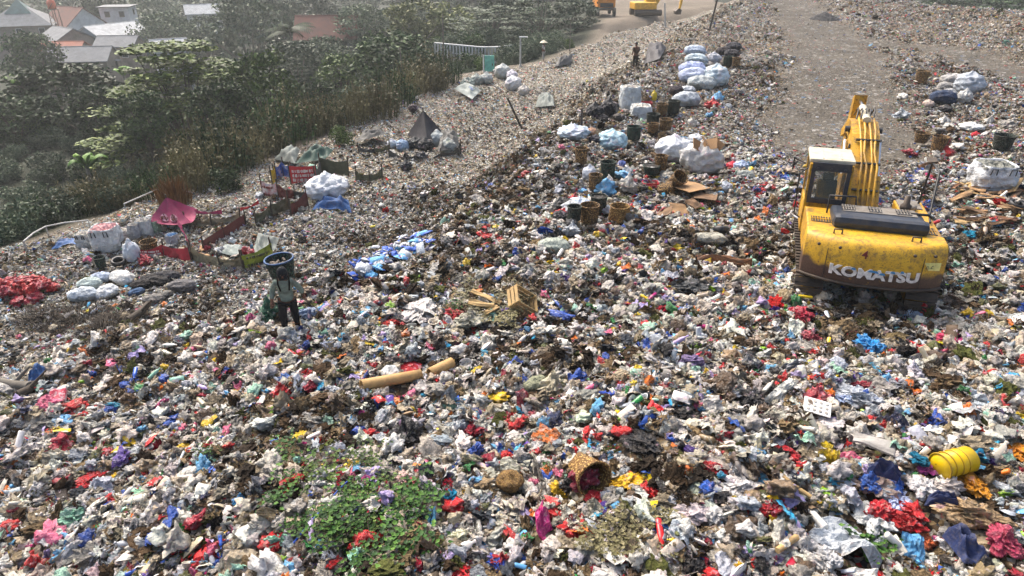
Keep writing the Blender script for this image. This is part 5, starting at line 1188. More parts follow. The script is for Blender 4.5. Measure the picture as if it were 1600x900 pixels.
def wall_cloth(pts, hs, mat, label, cat='banner', name='banner', posts=True, marks=None, sag=.1, rip=.05):
    """cloth wall tied to stakes along a line of ground pixels"""
    P = [hit(*p) for p in pts]; base = P[0]; o = thing(name, label, cat, base); hs = [h * .78 for h in hs] if isinstance(hs, (list, tuple)) else [hs * .78] * len(P)
    for i in range(len(P) - 1):
        a, b_ = P[i] - base, P[i + 1] - base; q = [a + Vector((0, 0, .03)), b_ + Vector((0, 0, .03)), b_ + Vector((0, 0, hs[i + 1])), a + Vector((0, 0, hs[i]))]
        m_ = mat[i % len(mat)] if isinstance(mat, (list, tuple)) else mat; sh = sheet4(q, 14, 5, sag, rip, i * 7 + int(pts[0][0])).build('cloth', m_, o)
        if marks and marks[0] == i:
            rs = random.Random(i + 3); n_ = marks[1]; nr = marks[2]; nrm = (b_ - a).cross(Vector((0, 0, 1))).normalized(); mk = MB()
            if nrm.y > 0: nrm = -nrm
            H_ = (hs[i] + hs[i + 1]) / 2
            for r_ in range(nr):
                u = .10
                while u < .88:
                    w = rs.uniform(.012, .035); p = a.lerp(b_, u + w / 2) + Vector((0, 0, H_ * (.74 - r_ * .48 / max(1, nr - 1) if nr > 1 else .5) - sag * math.sin(math.pi * u) * .6)) + nrm * (rip * 1.7 + .02)
                    L_ = (b_ - a).length; mk.box(p, (w * L_, .012, H_ * .16 * rs.uniform(.7, 1.1)), (0, 0, math.atan2(b_.y - a.y, b_.x - a.x))); u += w + rs.choice([.012, .012, .04])
            mk.build('lettering', M_WHITEP if len(marks) < 4 else marks[3], sh)
    if posts:
        for p, h in zip(P, hs): MB().tube([p - base + Vector((0, 0, -.15)), p - base + Vector((rq.uniform(-.06, .06), 0, h + .2))], .028, 6).build('stake', M_BARK, o)
    return o
wall_cloth([(217, 404), (257, 402), (300, 410)], [.42, .6, .7], B_RED, 'crimson banner with rows of white lettering below the pink canopy', marks=(0, 10, 3), rip=.03)
wall_cloth([(302, 408), (345, 420), (382, 420)], [.75, .5, .6], B_NET, 'sagging beige net wall at the front of the camp pen', 'net wall', 'net_wall')
wall_cloth([(381, 421), (428, 405)], [.62, .75], B_GRN, 'lime green banner closing the right end of the camp pen', marks=(0, 8, 2, M_BLK))
wall_cloth([(318, 394), (352, 374), (384, 352)], [.5, .55, .55], B_MAR, 'maroon board wall running back across the camp pen', 'board wall', 'board_wall', sag=.0, rip=.01)
wall_cloth([(292, 352), (330, 354), (376, 348)], [.45, .4, .5], B_NET, 'low faded netting along the back of the camp pen', 'net wall', 'net_wall')
wall_cloth([(400, 352), (425, 338), (452, 328)], [.6, .6, .8], B_OLV, 'olive net wall right of the maroon board wall', 'net wall', 'net_wall')
wall_cloth([(455, 340), (482, 322)], [.7, .8], B_MAR, 'dark maroon cloth strip below the white plastic heap', 'cloth wall', 'cloth_wall')
wall_cloth([(426, 290), (432, 283)], [.9, .9], B_YEL, 'yellow cloth piece left of the blue and red banners', 'cloth wall', 'cloth_wall')
wall_cloth([(431, 282), (443, 276), (455, 279)], [.75, .9, .75], B_BLUE, 'blue and white banner left of the bright red one', rip=.02)
wall_cloth([(455, 288), (497, 286)], [1.05, 1.0], B_BRIGHT, 'bright red banner with white and yellow lettering in the upper camp', marks=(0, 8, 3), rip=.02, sag=.04)
wall_cloth([(411, 306), (436, 310), (460, 312), (486, 310)], [.9, .8, .5, .5], [B_WHT, B_MAR, B_DGRY], 'white and red printed cloth fence in front of the bright red banner', 'cloth fence', 'cloth_fence', marks=(0, 7, 2, M_DARKRED))
wall_cloth([(497, 300), (503, 272), (545, 275)], [1.2, 1.0, .9], [B_DGRY, B_OLV], 'dark grey cloth wall right of the bright red banner', 'cloth wall', 'cloth_wall')
wall_cloth([(556, 282), (578, 284), (598, 280)], [.6, .4, .65], B_OLV, 'sagging olive cloth between stakes in the middle of the grey slope', 'cloth wall', 'cloth_wall')
wall_cloth([(608, 246), (650, 250), (690, 246), (720, 240)], [.55, .3, .35, .7], B_DGRY, 'sagging dark net fence in front of the black tent', 'net fence', 'net_fence', sag=.25)
wall_cloth([(560, 238), (586, 240), (610, 236)], [.4, .35, .5], [B_DGRY, B_OLV], 'dark cloth screen left of the black tent', 'cloth wall', 'cloth_wall')
B_PRINT = cloth2('faded_print', 'c48fa0', 'a86a80', 6)
def canopy(apex, corners, mat, label, cat, name, ring=None, ph=0):
    """four-sided sheet held up by a centre pole; corners = [(px, py, height)]"""
    base = hit(apex[0], apex[1]); base = Vector((base.x, base.y, gz(base.x, base.y))); top = Vector((0, 0, apex[2])); o = thing(name, label, cat, base); cs = [hit(a, b_) - base + Vector((0, 0, h)) for a, b_, h in corners]; n_ = len(cs)
    mb = MB()
    for i in range(n_):
        a, b_ = cs[i], cs[(i + 1) % n_]
        def f(u, v, a=a, b_=b_):
            p = a.lerp(b_, u).lerp(top, v); return tuple(p + Vector((0, 0, -.22 * math.sin(math.pi * v) * math.sin(math.pi * u) - .12 * math.sin(math.pi * u) * (1 - v))) + Vector((0, 0, .03 * nz((u, v, i), 6, i))))
        mb.grid(8, 8, f)
    c = mb.build('sheet', mat, o); MB().tube([(0, 0, -.1), top + Vector((0, 0, .12))], .03, 6).build('pole', M_BARK, o)
    for a in cs:
        if a.z > .3: MB().tube([(a.x, a.y, a.z), (a.x * 1.05, a.y * 1.05, -.2)], .02, 5).build('stake', M_BARK, o)
    if ring:
        a, b_ = cs[ring[0]], cs[(ring[0] + 1) % n_]
        for u in (.33, .66):
            def sp(uu, vv, off): return a.lerp(b_, uu).lerp(top, vv) + Vector((0, -off, off - .22 * math.sin(math.pi * vv) * math.sin(math.pi * uu) - .12 * math.sin(math.pi * uu) * (1 - vv)))
            e = MB(); n2 = 20; vs = [sp(u, .36, .05)] + [sp(u + .17 * math.cos(2 * math.pi * k / n2) * .8, .36 + .17 * math.sin(2 * math.pi * k / n2), .05) for k in range(n2)]
            e.add(vs, [(0, k + 1, (k + 1) % n2 + 1) for k in range(n2)]); rs = random.Random(int(u * 100)); mk = MB()
            for k in range(22):
                an = rs.uniform(0, 6.28); q = rs.uniform(.03, .15); mk.box(sp(u + q * math.cos(an) * .8, .36 + q * math.sin(an), .07), (.04, .02, .03), (rs.uniform(-1, 1), rs.uniform(-1, 1), 0))
            mk.build('print_mark', B_MAR, c)
            e.build('round_print', B_PRINT, c)
    return o
canopy((270, 352, 1.1), [(238, 366, .5), (302, 362, .35), (312, 346, .5), (262, 344, .4)], B_PINK, 'pink pyramid canopy with two round white prints over the camp', 'canopy', 'canopy', ring=(0,))
def strip(name, label, cat, a, b_, w, mat, lift=.4):
    A, B_ = Pt(a[0], a[1], a[2]), Pt(b_[0], b_[1], b_[2]); d = B_ - A; s = Vector((0, 0, 1)) * w; o = sheet4([Vector((0, 0, 0)), d, d + s, s], 16, 2, .1, .05, 5).build(name, mat, None, A); return tag(o, label, cat)
strip('cloth_strip', 'narrow pink cloth strip running right from the canopy', 'cloth strip', (306, 350, .4), (350, 346, .3), .18, B_PINK); strip('cloth_strip', 'twisted pink cloth strip hanging down in front of the canopy', 'cloth strip', (282, 366, .6), (300, 396, .1), .3, B_PINK)
strip('cloth_strip', 'orange-red cloth strip behind the maroon board wall', 'cloth strip', (380, 350, .5), (408, 338, .5), .16, B_BRIGHT)
canopy((664, 224, 1.75), [(637, 220, .3), (668, 232, .5), (696, 218, .25), (655, 208, .4)], B_BLK, 'black pyramid tent among rubbish bags on the grey slope', 'tent', 'tent')
def tarp(pts, mat, label, n=10, lift=.25, name='tarpaulin', cat='tarpaulin', seed=0):
    P = [Pt(*p) for p in pts]; base = P[0]; q = [p - base for p in P]
    a, b_, c, d = q; m2 = n * 2; pts = [a.lerp(b_, i / m2).lerp(d.lerp(c, i / m2), j / m2) for j in range(m2 + 1) for i in range(m2 + 1)]; G = H(np.array([p.x for p in pts]) + base.x, np.array([p.y for p in pts]) + base.y) - base.z
    def f(u, v):
        p = a.lerp(b_, u).lerp(d.lerp(c, u), v); e = min(u, 1 - u, v, 1 - v) * 4; g = float(G[round(v * m2) * (m2 + 1) + round(u * m2)])
        z = p.z + lift * min(1, e) * (.4 + ridge((u * 2, v * 2, 0), 1.5, seed) * .9); return (p.x, p.y, max(z, g + .05))
    o = MB().grid(n * 2, n * 2, f).build(name, mat, None, base); return tag(o, label, cat)
tarp([(428, 252, .1), (462, 262, .2), (470, 244, .35), (452, 240, .2)], B_TARP, 'grey tarpaulin roof slumped at the landfill edge above the blue banner', lift=.3, seed=2)
tarp([(462, 262, .2), (508, 256, .2), (522, 246, .35), (492, 242, .4)], B_TEAL, 'dark green tarpaulin joined to the right of the grey one', lift=.3, seed=4)
tarp([(396, 398, .1), (425, 408, .1), (438, 380, .2), (405, 372, .2)], B_TARP, 'flat grey-green sheet at the right end of the camp pen', lift=.15, seed=5)
tarp([(684, 240, .1), (718, 236, .2), (714, 222, .5), (690, 220, .5)], B_DGRY, 'dark net sheet draped over bags right of the black tent', lift=.3, seed=6)
tarp([(556, 228, .2), (600, 226, .5), (604, 220, .4), (566, 218, .3)], B_DGRY, 'dark blue-grey tarpaulin left of the black tent', lift=.3, seed=8)
tarp([(710, 150, .5), (738, 162, .3), (752, 148, .3), (724, 142, .4)], B_PALE, 'pale printed sheet propped up at the outer edge below the teal door', lift=.3, seed=9)
tarp([(836, 170, .1), (866, 170, .2), (864, 160, .4), (842, 158, .4)], B_TARP, 'small grey and teal tarpaulin right of the leaning beam', lift=.3, seed=3)
tarp([(1006, 105, .2), (1030, 100, .3), (1040, 88, .6), (1012, 86, .8)], B_BLK, 'dark tarpaulin shelter on the rubbish rim beside the brown-clothed figure', lift=.4, seed=7)
tarp([(866, 106, .1), (890, 104, .2), (896, 92, .4), (872, 96, .2)], B_DGRY, 'grey-green tarpaulin shelter on the far rim right of the figure with a hat', lift=.3, seed=1)
tarp([(340, 398, .1), (380, 408, .1), (392, 392, .15), (352, 386, .1)], B_PALE, 'pale sheet spread inside the camp pen', lift=.12, seed=11)
tarp([(488, 330, .05), (550, 335, .05), (545, 320, .2), (500, 316, .2)], B_LB, 'crumpled blue sheet below the white plastic heap', lift=.25, seed=12)
tarp([(80, 392, .05), (120, 384, .05), (118, 376, .1), (92, 380, .1)], B_LB, 'thin blue sheet on the ground left of the bulk bag row', lift=.1, seed=13)
rbag(506, 318, 62, 'c6cbd0', 'large heap of white plastic in a clear sack beside the bright red banner', .75, k=2); rbag(525, 305, 36, 'b9bcc0', 'smaller clear sack behind the large white plastic heap', .9)
for a in ((648, 236, 24, '2d3032', 'dark round bag below the black tent on its left'), (664, 238, 24, '26282a', 'dark round bag directly below the black tent'), (655, 222, 18, '303437', 'small dark bag tucked inside the black tent'), (682, 230, 28, 'b9c0bd', 'clear bag of plastic right of the black tent'), (700, 240, 26, '9aa09b', 'greyish clear bag behind the dark net fence'), (628, 236, 20, '8fa9c4', 'pale blue bag left of the black tent'), (612, 232, 16, 'b9c3cc', 'small white bag left of the pale blue one'), (634, 268, 18, '20262e', 'navy bundle standing below the dark net fence')): rbag(*a)
for a in ((730, 142, 22, '6f7d76', 'grey-green bag at the outer edge left of the pale round bags'), (744, 134, 20, '8a938c', 'grey bag in the heap below the teal door'), (760, 132, 20, 'aab0ac', 'pale bag in the heap below the teal door'), (785, 124, 26, 'b5b9b4', 'large pale bag right of the teal door'), (802, 142, 26, 'd0d0d0', 'white round bag, largest of three on the grey slope'), (818, 150, 18, 'bfb9b0', 'beige round bag right of the largest white one'), (800, 126, 18, 'd4cfd6', 'lilac-white bag above the largest white round one'), (735, 150, 16, 'a8b6cf', 'small bluish bag at the outer edge beside the pale printed sheet'), (645, 175, 14, '3a2a33', 'dark bundle left of the slope top near the edge')): rbag(*a)
# teal door and small rail
def teal_door():
    p = hit(765, 112); o = thing('door_panel', 'teal door panel standing upright by the pale fence', 'door', p); h = W_(24, p); w = W_(15, p); M_T = simple('teal_paint', hexc('6fc0ae'), .6, 0, .3)
    MB().box((0, 0, h / 2), (w, .08, h), bev=.015).build('panel', M_T, o); MB().tube([(-w * .62, 0, -.1), (-w * .62, 0, h * 1.05)], .05, 6).build('post', W_WHITE, o); MB().box((w * .3, -.07, h * .45), (.08, .06, .16)).build('handle', M_STEEL, o)
teal_door()
def pipe_rail(px, label, hs=.5):
    P = [Pt(a, b_, hs) for a, b_ in px]; base = P[0]; o = thing('pipe_rail', label, 'pipe rail', base); MB().tube([p - base for p in P], .028, 6).build('rail', M_WPOLE, o)
    for p in P[::2]: MB().tube([p - base, p - base - Vector((0, 0, hs + .2))], .025, 6).build('post', M_WPOLE, o)
pipe_rail([(42, 392), (58, 378), (76, 368), (105, 362), (142, 358)], 'long curved white pipe rail left of the bulk bags', .35); pipe_rail([(198, 334), (224, 322), (250, 310)], 'short straight white pipe rail left of the rusty dry bush', .4)
# -- heap of red bags at the far left
for i in range(40):
    a = rq.uniform(0, 6.28); q = math.sqrt(rq.random()); p = hit(42 + q * 46 * math.cos(a), 458 + q * 19 * math.sin(a)); o = put('plastic_bag', BAGS[rq.randrange(5)], None, p + Vector((0, 0, .05 + .2 * (1 - q))), (rq.uniform(-.4, .4), rq.uniform(-.4, .4), rq.uniform(0, 6)), rq.uniform(.22, .4), PAL['red'] if rq.random() < .6 else PAL['crim']); tag(o, 'small red bag in the red heap at the far left', 'plastic bag', 'bags of the red heap')
# -- blue packets heap in the middle
for i in range(130):
    t = rq.random(); px = 655 - t * 90 + rq.uniform(-26, 26) * (1 - .4 * t); py = 388 + t * 46 + rq.uniform(-18, 14) * (1 - .3 * t); p = hit(px, py); o = put('food_packet', PACKS[rq.randrange(3)], None, p + Vector((0, 0, rq.uniform(.12, .3))), (rq.uniform(-.7, .7), rq.uniform(-.7, .7), rq.uniform(0, 6)), rq.uniform(.2, .36), PAL[rq.choice(['blue', 'blue', 'sky', 'cool', 'cool', 'navy'])]); tag(o, 'blue or white packet in the blue heap at the centre', 'packet', 'packets of the blue heap')
# -- piles along the road
for a in ((1086, 92, 34, 'aebbcc', 'top sack of the blue-white sack stack', 0, 1.0), (1088, 104, 36, 'b7c6cc', 'second sack from the top of the blue-white stack', 0, .62), (1083, 116, 42, 'a9b4d6', 'third sack of the blue-white stack', 8, .36), (1084, 126, 44, 'b5bfd6', 'fourth sack of the blue-white stack', 4, .14), (1098, 136, 44, 'b2b9b8', 'grey-white sack at the foot of the blue-white stack', -6, 0), (1075, 142, 24, 'd5dade', 'small white sack below the blue-white stack', 5, 0), (1074, 162, 46, 'a9b0b6', 'long grey sack lying lowest before the blue-white stack', 18, 0)): sack(a[0], a[1] + 4, a[2], a[3], a[4], a[5], a[6] * .3, 1.2)
sack(1056, 150, 36, '241c26', 'dark purple-black sack leaning left of the blue-white stack', 62, fat=1.1); rbag(1121, 136, 40, 'b9c8cf', 'big round pale blue bag right of the blue-white stack', .95, k=1); rbag(1116, 102, 22, 'b3b6bd', 'grey bag beside the top of the blue-white stack')
for a in ((1132, 88, 24, '23202a', 'black sack lowest of three at the top of the bag group', 10), (1144, 92, 24, '2c2c33', 'black sack in the middle of three at the top of the bag group', -5), (1147, 80, 24, '34363f', 'slate black sack topmost of three at the top of the bag group', -25)): sack(a[0], a[1], a[2], a[3], a[4], a[5], 0.05, 1.3)
bsk(1137, 107, 15, 'dark green basket under the three black sacks', M_GBASK); bsk(1150, 107, 13, 'brown basket under the three black sacks', M_CANE)
bulk(985, 172, 38, 'tall white bulk bag with sagging folds left of the red crate', 1.05, 'cdd4d6', rz=6, handles=False); bulk(1003, 188, 40, 'white square bulk bag in front of the red crate', .62, 'd3d8d9', rz=-4, handles=False)
for a in ((930, 188, 26, '1f2126', 'black round bag leftmost beside the tall white bulk bag', 1.1), (953, 182, 26, '212228', 'black round bag touching the tall white bulk bag', 1.15), (941, 192, 18, '2a2628', 'small black bag in front of the two larger ones', .8), (968, 190, 18, '4a4440', 'dark brown bag left of the square bulk bag', .8)): rbag(*a)
def crate(px, py, w, mat, label, h=.5, rot=(0, 0, 0), name='crate', cat='crate', slat=5, dz=0):
    p = hit(px, py); s = W_(w, p); o = thing(name, label, cat, p + Vector((0, s * .3, dz)), 0, None, rot); d = s * .7; H_ = s * h; t = .02
    for k in range(3):
        z = (k + .5) * H_ / 3
        for sy in (-1, 1): MB().box((0, sy * d / 2, z), (s, t, H_ / 3 * .72)).build('slat', mat, o)
        for sx in (-1, 1): MB().box((sx * s / 2, 0, z), (t, d, H_ / 3 * .72)).build('slat', mat, o)
    for sx in (-1, 1):
        for sy in (-1, 1): MB().box((sx * (s / 2 - .03), sy * (d / 2 - .03), H_ / 2), (.04, .04, H_)).build('corner_post', mat, o)
    for k in range(slat): MB().box((-s / 2 + (k + .5) * s / slat, 0, .012), (s / slat * .7, d * .98, .016)).build('bottom_slat', mat, o)
    return o
M_REDP = simple('red_crate_plastic', hexc('b81c30'), .4, 0, .2); M_WOOD = simple('pale_wood', hexc('b89a68'), .8, 0, .35, (.12, .08, .05), 4); M_WOOD2 = simple('brown_wood', hexc('7a5234'), .8, 0, .4, (.1, .07, .05), 4); M_CARD = simple('cardboard', hexc('a17f58'), .85, 0, .3, (.12, .085, .06), 3); M_CARD2 = simple('wet_cardboard', hexc('7b5f44'), .85, 0, .4, (.08, .06, .04), 3)
crate(1010, 172, 17, M_REDP, 'red plastic crate between the two white bulk bags', .7)
rbag(1022, 158, 9, 'e0c522', 'yellow folded bag behind the red crate', 2.0, k=0)
bsk(1034, 184, 18, 'brown cane basket right of the square bulk bag', M_CANE, 16); bsk(1052, 182, 19, 'grey-green box-shaped basket below the long grey sack', M_DGBASK, 19, sq=2); bsk(1020, 200, 21, 'dark net basket below the square bulk bag', M_DGBASK, 16)
bsk(1020, 212, 18, 'brown cane basket left of its twin below the dark net basket', M_CANE, 13); bsk(1040, 208, 20, 'brown cane basket right of its twin below the dark net basket', M_CANE, 16); bsk(990, 224, 22, 'dark green square basket right of the light blue bag', M_GBASK, 20, sq=2)
rbag(897, 220, 48, 'bccbd6', 'big pale flat bag on the slope rim below the short stake', .5, k=2); rbag(958, 236, 46, 'a9c9d3', 'light blue bag with a green base on the rim', .75, k=1); rbag(932, 226, 22, '2b2d3a', 'dark bag between the pale flat bag and the light blue one', .7); rbag(925, 212, 14, 'c99a7a', 'small beige bag above the dark one on the rim', 1)
rbag(1056, 256, 56, 'c9ced4', 'white translucent bag left of the bag full of cardboard', .85, k=1); rbag(1090, 232, 30, 'c4c8cc', 'white translucent bag behind the bag full of cardboard', .8); o = rbag(1101, 276, 66, 'bdbdbb', 'large clear bag stuffed with cardboard', .92, k=1)
def in_bag():
    p = o.location
    for i, (dx, dz, rz, ry) in enumerate(((-.25, .95, .4, .5), (.1, 1.0, -.5, -.3), (.3, .9, .2, -.9), (-.05, 1.1, 1.2, .2))): 
        q = MB().box((0, 0, 0), (.5, .02, .38)).build('cardboard_sheet', M_CARD, None, p + Vector((dx, -.28, dz))); q.rotation_euler = (R(-40), ry, rz); tag(q, 'piece of cardboard sticking out of the large clear bag', 'cardboard', 'cardboard in the large clear bag')
in_bag()
bsk(1032, 272, 20, 'brown cane basket left of the bag full of cardboard', M_CANE, 22); bsk(1018, 278, 26, 'dark green round basket with a woven lid left of the cane baskets', M_GBASK, 12, fill=M_CONT); crate(1017, 294, 24, M_REDP, 'flat red crate under the dark green round basket', .35)
bsk(1030, 306, 22, 'tipped cane basket opening to the right, front of the pair', M_CANE, 24, rot=(R(70), 0, R(70))); bsk(1050, 298, 24, 'tipped cane basket behind its twin by the cardboard sheets', M_CANE, 26, rot=(R(35), R(25), 0))
bsk(908, 262, 20, 'brown cane basket high on the dark slope', M_CANE, 24); rbag(921, 284, 22, 'd3d9e2', 'white bag bundle left of the dark green basket', 1.3, k=0); bsk(949, 288, 24, 'tall dark green basket with a blue side beside the white bundle', M_GBASK, 28); bsk(930, 302, 21, 'square cane basket in front of the white bundle', M_CANE, 22, sq=2)
rbag(884, 332, 30, '202124', 'black bag behind the white and blue bag', .8); rbag(876, 348, 24, '26262a', 'black bag left of the dark metal bucket', .8); rbag(906, 330, 34, 'c5d3e4', 'white bag with blue print between black bag and green bucket', .6, k=2); rbag(893, 356, 18, '3b3c40', 'small grey-black bag below the larger black ones', .8)
bsk(935, 338, 26, 'dark green round bucket-shaped basket above the cane one', M_DGBASK, 24, fill=M_CONT); bsk(897, 352, 22, 'grey woven bucket left of the large cane basket', M_DGBASK, 22); bsk(921, 356, 30, 'large brown cane basket in the middle of the basket row', M_CANE, 28); bsk(968, 352, 30, 'worn square cane basket right of the basket row', M_STRAW, 22, sq=2.5, taper=.95)
sack(866, 398, 52, 'a3aba0', 'long grey-green sack lying below the basket row', 4, 0, 1.1); sack(1112, 382, 52, 'b4b2a4', 'long pale sack lying left of the dark basin', -4, 0, .8); sack(1165, 282, 28, '9fa6a2', 'grey-green sack right of the bag full of cardboard', -15, 0, 1.3); rbag(1134, 302, 20, 'b9c2cc', 'round white bundle below the bag full of cardboard'); rbag(1160, 268, 22, 'aebfdb', 'pale blue bag next to a red one right of the clear bag', .8); rbag(1146, 266, 20, 'c81e3a', 'red bag touching the right side of the clear bag', .7)
# cardboard sheets, planks, crate, tubes
def board(px, py, w, d, mat, label, rz=0, tl=(0, 0), name='cardboard_sheet', cat='cardboard', th=.02, group=None, dz=.1, bend=.06):
    p = hit(px, py); W = W_(w, p); D = W_(d, p); b = MB(); sd_ = px * 3 + py
    top = lambda u, v: ((u - .5) * W, (v - .5) * D, th + bend * nz((u * 1.5, v * 1.5, 0), 1.3, sd_)); bot = lambda u, v: ((u - .5) * W, (v - .5) * D, bend * nz((u * 1.5, v * 1.5, 0), 1.3, sd_))
    b.grid(8, 6, top, 0, False); b.grid(8, 6, bot, 0, False); ed = [(i / 8, 0) for i in range(9)] + [(1, j / 6) for j in range(1, 7)] + [(1 - i / 8, 1) for i in range(1, 9)] + [(0, 1 - j / 6) for j in range(1, 6)]; n_ = len(ed)
    b.add([top(*e) for e in ed] + [bot(*e) for e in ed], [(i, (i + 1) % n_, n_ + (i + 1) % n_, n_ + i) for i in range(n_)])
    o = b.build(name, mat, None, p + Vector((0, 0, dz))); o.rotation_euler = (tl[0], tl[1], R(rz)); return tag(o, label, cat, group)
board(1075, 296, 44, 50, M_CARD, 'largest flat cardboard sheet beside the tipped baskets', 30); board(1102, 312, 34, 30, M_CARD2, 'brown cardboard sheet right of the largest flat one', -20); board(1060, 338, 30, 28, M_CARD, 'folded tan cardboard below the tipped baskets', 12, (.3, .2), dz=.2); board(1038, 342, 22, 22, M_CARD2, 'small dark cardboard piece left of the folded tan one', -25, (.2, -.4), dz=.2); board(1082, 328, 24, 20, M_CARD2, 'dark cardboard piece touching the folded tan one on the right', 50, (.4, 0), dz=.2)
o = board(1130, 418, 88, 14, M_WOOD2, 'long curved bark-like plank lying left of the yellow excavator', 3, (.1, 0), 'plank', 'plank', .04, dz=.2, bend=.25)
crate(808, 494, 46, M_WOOD, 'broken pale wooden crate tipped on its side in the foreground litter', .5, (R(35), R(40), R(30)), 'wooden_crate', 'wooden crate', 5, .18)
for a in ((760, 480, 56, 6, -35, 'long pale board left of the broken wooden crate'), (768, 500, 34, 6, 55, 'short board standing below the long pale one'), (752, 492, 40, 8, -5, 'thin board crossing under the long pale one')): board(a[0], a[1], a[2], a[3] * 1.3, M_WOOD, a[5], a[4], (.3, .1), 'plank', 'plank', .03, dz=.25)
def tube_(a, b_, r, label, holes=True):
    A, B_ = Pt(a[0], a[1], r + .05), Pt(b_[0], b_[1], r + .08); o = thing('cardboard_tube', label, 'cardboard tube', A); d = B_ - A; M_ = d.to_track_quat('Z', 'Y').to_matrix().to_4x4(); L = d.length
    MB().lathe([(r * .82, 0), (r, 0), (r * 1.01, L * .5), (r, L), (r * .82, L), (r * .82, 0)], 22, 0, M_).build('tube_wall', M_TUBE, o); return o
M_TUBE = simple('tan_cardboard_tube', hexc('c09a62'), .7, 0, .25, (.16, .1, .06), 5)
tube_((566, 613), (658, 598), .10, 'long tan cardboard tube lying in the foreground litter'); tube_((672, 594), (707, 579), .10, 'short tan cardboard tube right of the long one'); rbag(608, 596, 30, 'd9dad6', 'white bag resting against the long cardboard tube', .8, k=0)
put_red = rbag(640, 586, 34, 'b81d2c', 'red cloth bag lying between the two cardboard tubes', .35, k=2)
# log and dead branches at the left
def log(pts, r, mat, label, name='log', cat='log', tw=0):
    P = [Pt(a, b_, .12 + r) for a, b_ in pts]; o = thing(name, label, cat, P[0]); MB().tube([p - P[0] for p in P], [r * (1 - .25 * i / len(P)) for i in range(len(P))], 9).build('stem', mat, o)
    if len(P) > 2: MB().tube([P[1] - P[0], P[1] - P[0] + Vector((.3, .2, .3))], [r * .5, r * .2], 6).build('branch_stub', mat, o)
log([(204, 512), (222, 500), (234, 486)], .11, M_BARK, 'dark dead log on the slope left of the walking person'); log([(2, 612), (26, 616), (52, 618)], .10, M_PALEBARK, 'pale dead branch at the left edge beside the blue cloth'); log([(34, 630), (50, 622), (60, 612)], .08, M_BARK, 'short dark branch beside the pale one at the left edge')
tarp([(46, 608, .1), (58, 612, .1), (80, 594, .3), (66, 592, .2)], B_LB, 'dark blue folded cloth at the left edge above the branches', lift=.2, seed=3, name='cloth', cat='cloth')
board(96, 632, 22, 24, cloth2('striped_red_cloth', 'c2264a', 'e8dfe0', 9), 'red and white striped pillow on the rubbish at the left', 20, (.3, 0), 'pillow', 'pillow', .1, dz=.15)
# right hand side
bulk(1562, 300, 74, 'large white bulk bag with black handles at the right edge', .62, 'cfd3d6', rz=-10, fill='6d6f66'); bsk(1562, 256, 30, 'dark basket with yellow handles standing on the large right bulk bag', M_DGBASK, 22, dz=.35)
for a in ((1478, 142, 28, 'a8a6a2', 'grey lumpy sack left in the grey sack pile on the right', 20), (1490, 132, 34, 'b0aeaa', 'grey sack at the back of the grey sack pile on the right', -10), (1484, 152, 26, 'b5b5b3', 'small light grey sack in front of the grey sack pile', 30), (1476, 162, 40, '2a3a55', 'dark blue flat sack at the foot of the grey sack pile', -4)): sack(a[0], a[1], a[2], a[3], a[4], a[5], 0, 1.2)
rbag(1521, 148, 42, 'a8b0b8', 'big round grey netted bag right of the grey sack pile', .9, k=1); rbag(1510, 162, 20, 'c9c9c5', 'small white round bag below the big netted one', 1.2); rbag(1453, 168, 16, 'c9b5a6', 'small beige bag at the left foot of the grey sack pile', .8)
bsk(1440, 134, 20, 'dark cane basket left of the grey sack pile', M_CANE, 18); bsk(1466, 244, 24, 'brown cane basket above the access rail of the yellow excavator', M_CANE, 24); bsk(1440, 228, 22, 'low brown cane basket behind the boom of the yellow excavator', M_CANE, 14)
rbag(1480, 176, 20, '2b2a2c', 'dark bag below the dark blue flat sack', .6); rbag(1524, 206, 34, 'd6dad6', 'flat white bag right of the boom', .4); rbag(1526, 216, 12, 'cc2030', 'small red bag at the tip of the flat white one', .9)
crate(1458, 268, 30, M_WOOD2, 'wooden pallet-like crate beside the access rail', .25, (R(15), R(-12), R(20)), 'wooden_crate', 'wooden crate')
for i in range(34): board(1490 + rq.uniform(0, 105), 300 + rq.uniform(-12, 55), rq.uniform(22, 48), rq.uniform(4, 12), rq.choice([M_WOOD, M_WOOD2, M_CARD, M_CARD2]), 'loose board in the pile of broken boards at the right', rq.uniform(-50, 50), (rq.uniform(-.2, .2), rq.uniform(-.25, .25)), 'plank', 'plank', .02, 'boards of the broken board pile', .12)
# foreground pieces
def bucket():
    p = hit(1486, 744); d = Vector((.95, .28, .03)).normalized(); o = thing('bucket', 'bright yellow ribbed plastic bucket lying on its side at the lower right', 'bucket', p + Vector((-.22, -.04, .2))); o.rotation_mode = 'QUATERNION'; o.rotation_quaternion = d.to_track_quat('Z', 'Y')
    M_BK = simple('yellow_bucket_plastic', hexc('d9b40c'), .32, 0, .2, (.25, .15, .03), 6, .05); r = .165; L = .46
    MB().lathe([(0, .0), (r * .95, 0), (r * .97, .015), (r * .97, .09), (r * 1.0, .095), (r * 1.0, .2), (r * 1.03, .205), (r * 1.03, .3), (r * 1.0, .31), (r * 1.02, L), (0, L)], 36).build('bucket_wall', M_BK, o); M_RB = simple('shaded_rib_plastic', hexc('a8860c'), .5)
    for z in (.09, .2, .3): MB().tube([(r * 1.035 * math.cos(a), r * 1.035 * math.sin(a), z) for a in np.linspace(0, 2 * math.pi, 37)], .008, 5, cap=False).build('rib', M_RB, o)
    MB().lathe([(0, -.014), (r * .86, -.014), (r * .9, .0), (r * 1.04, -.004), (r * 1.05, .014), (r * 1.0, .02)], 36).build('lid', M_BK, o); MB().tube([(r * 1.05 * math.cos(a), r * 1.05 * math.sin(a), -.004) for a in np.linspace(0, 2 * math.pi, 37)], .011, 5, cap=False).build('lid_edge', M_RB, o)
bucket()
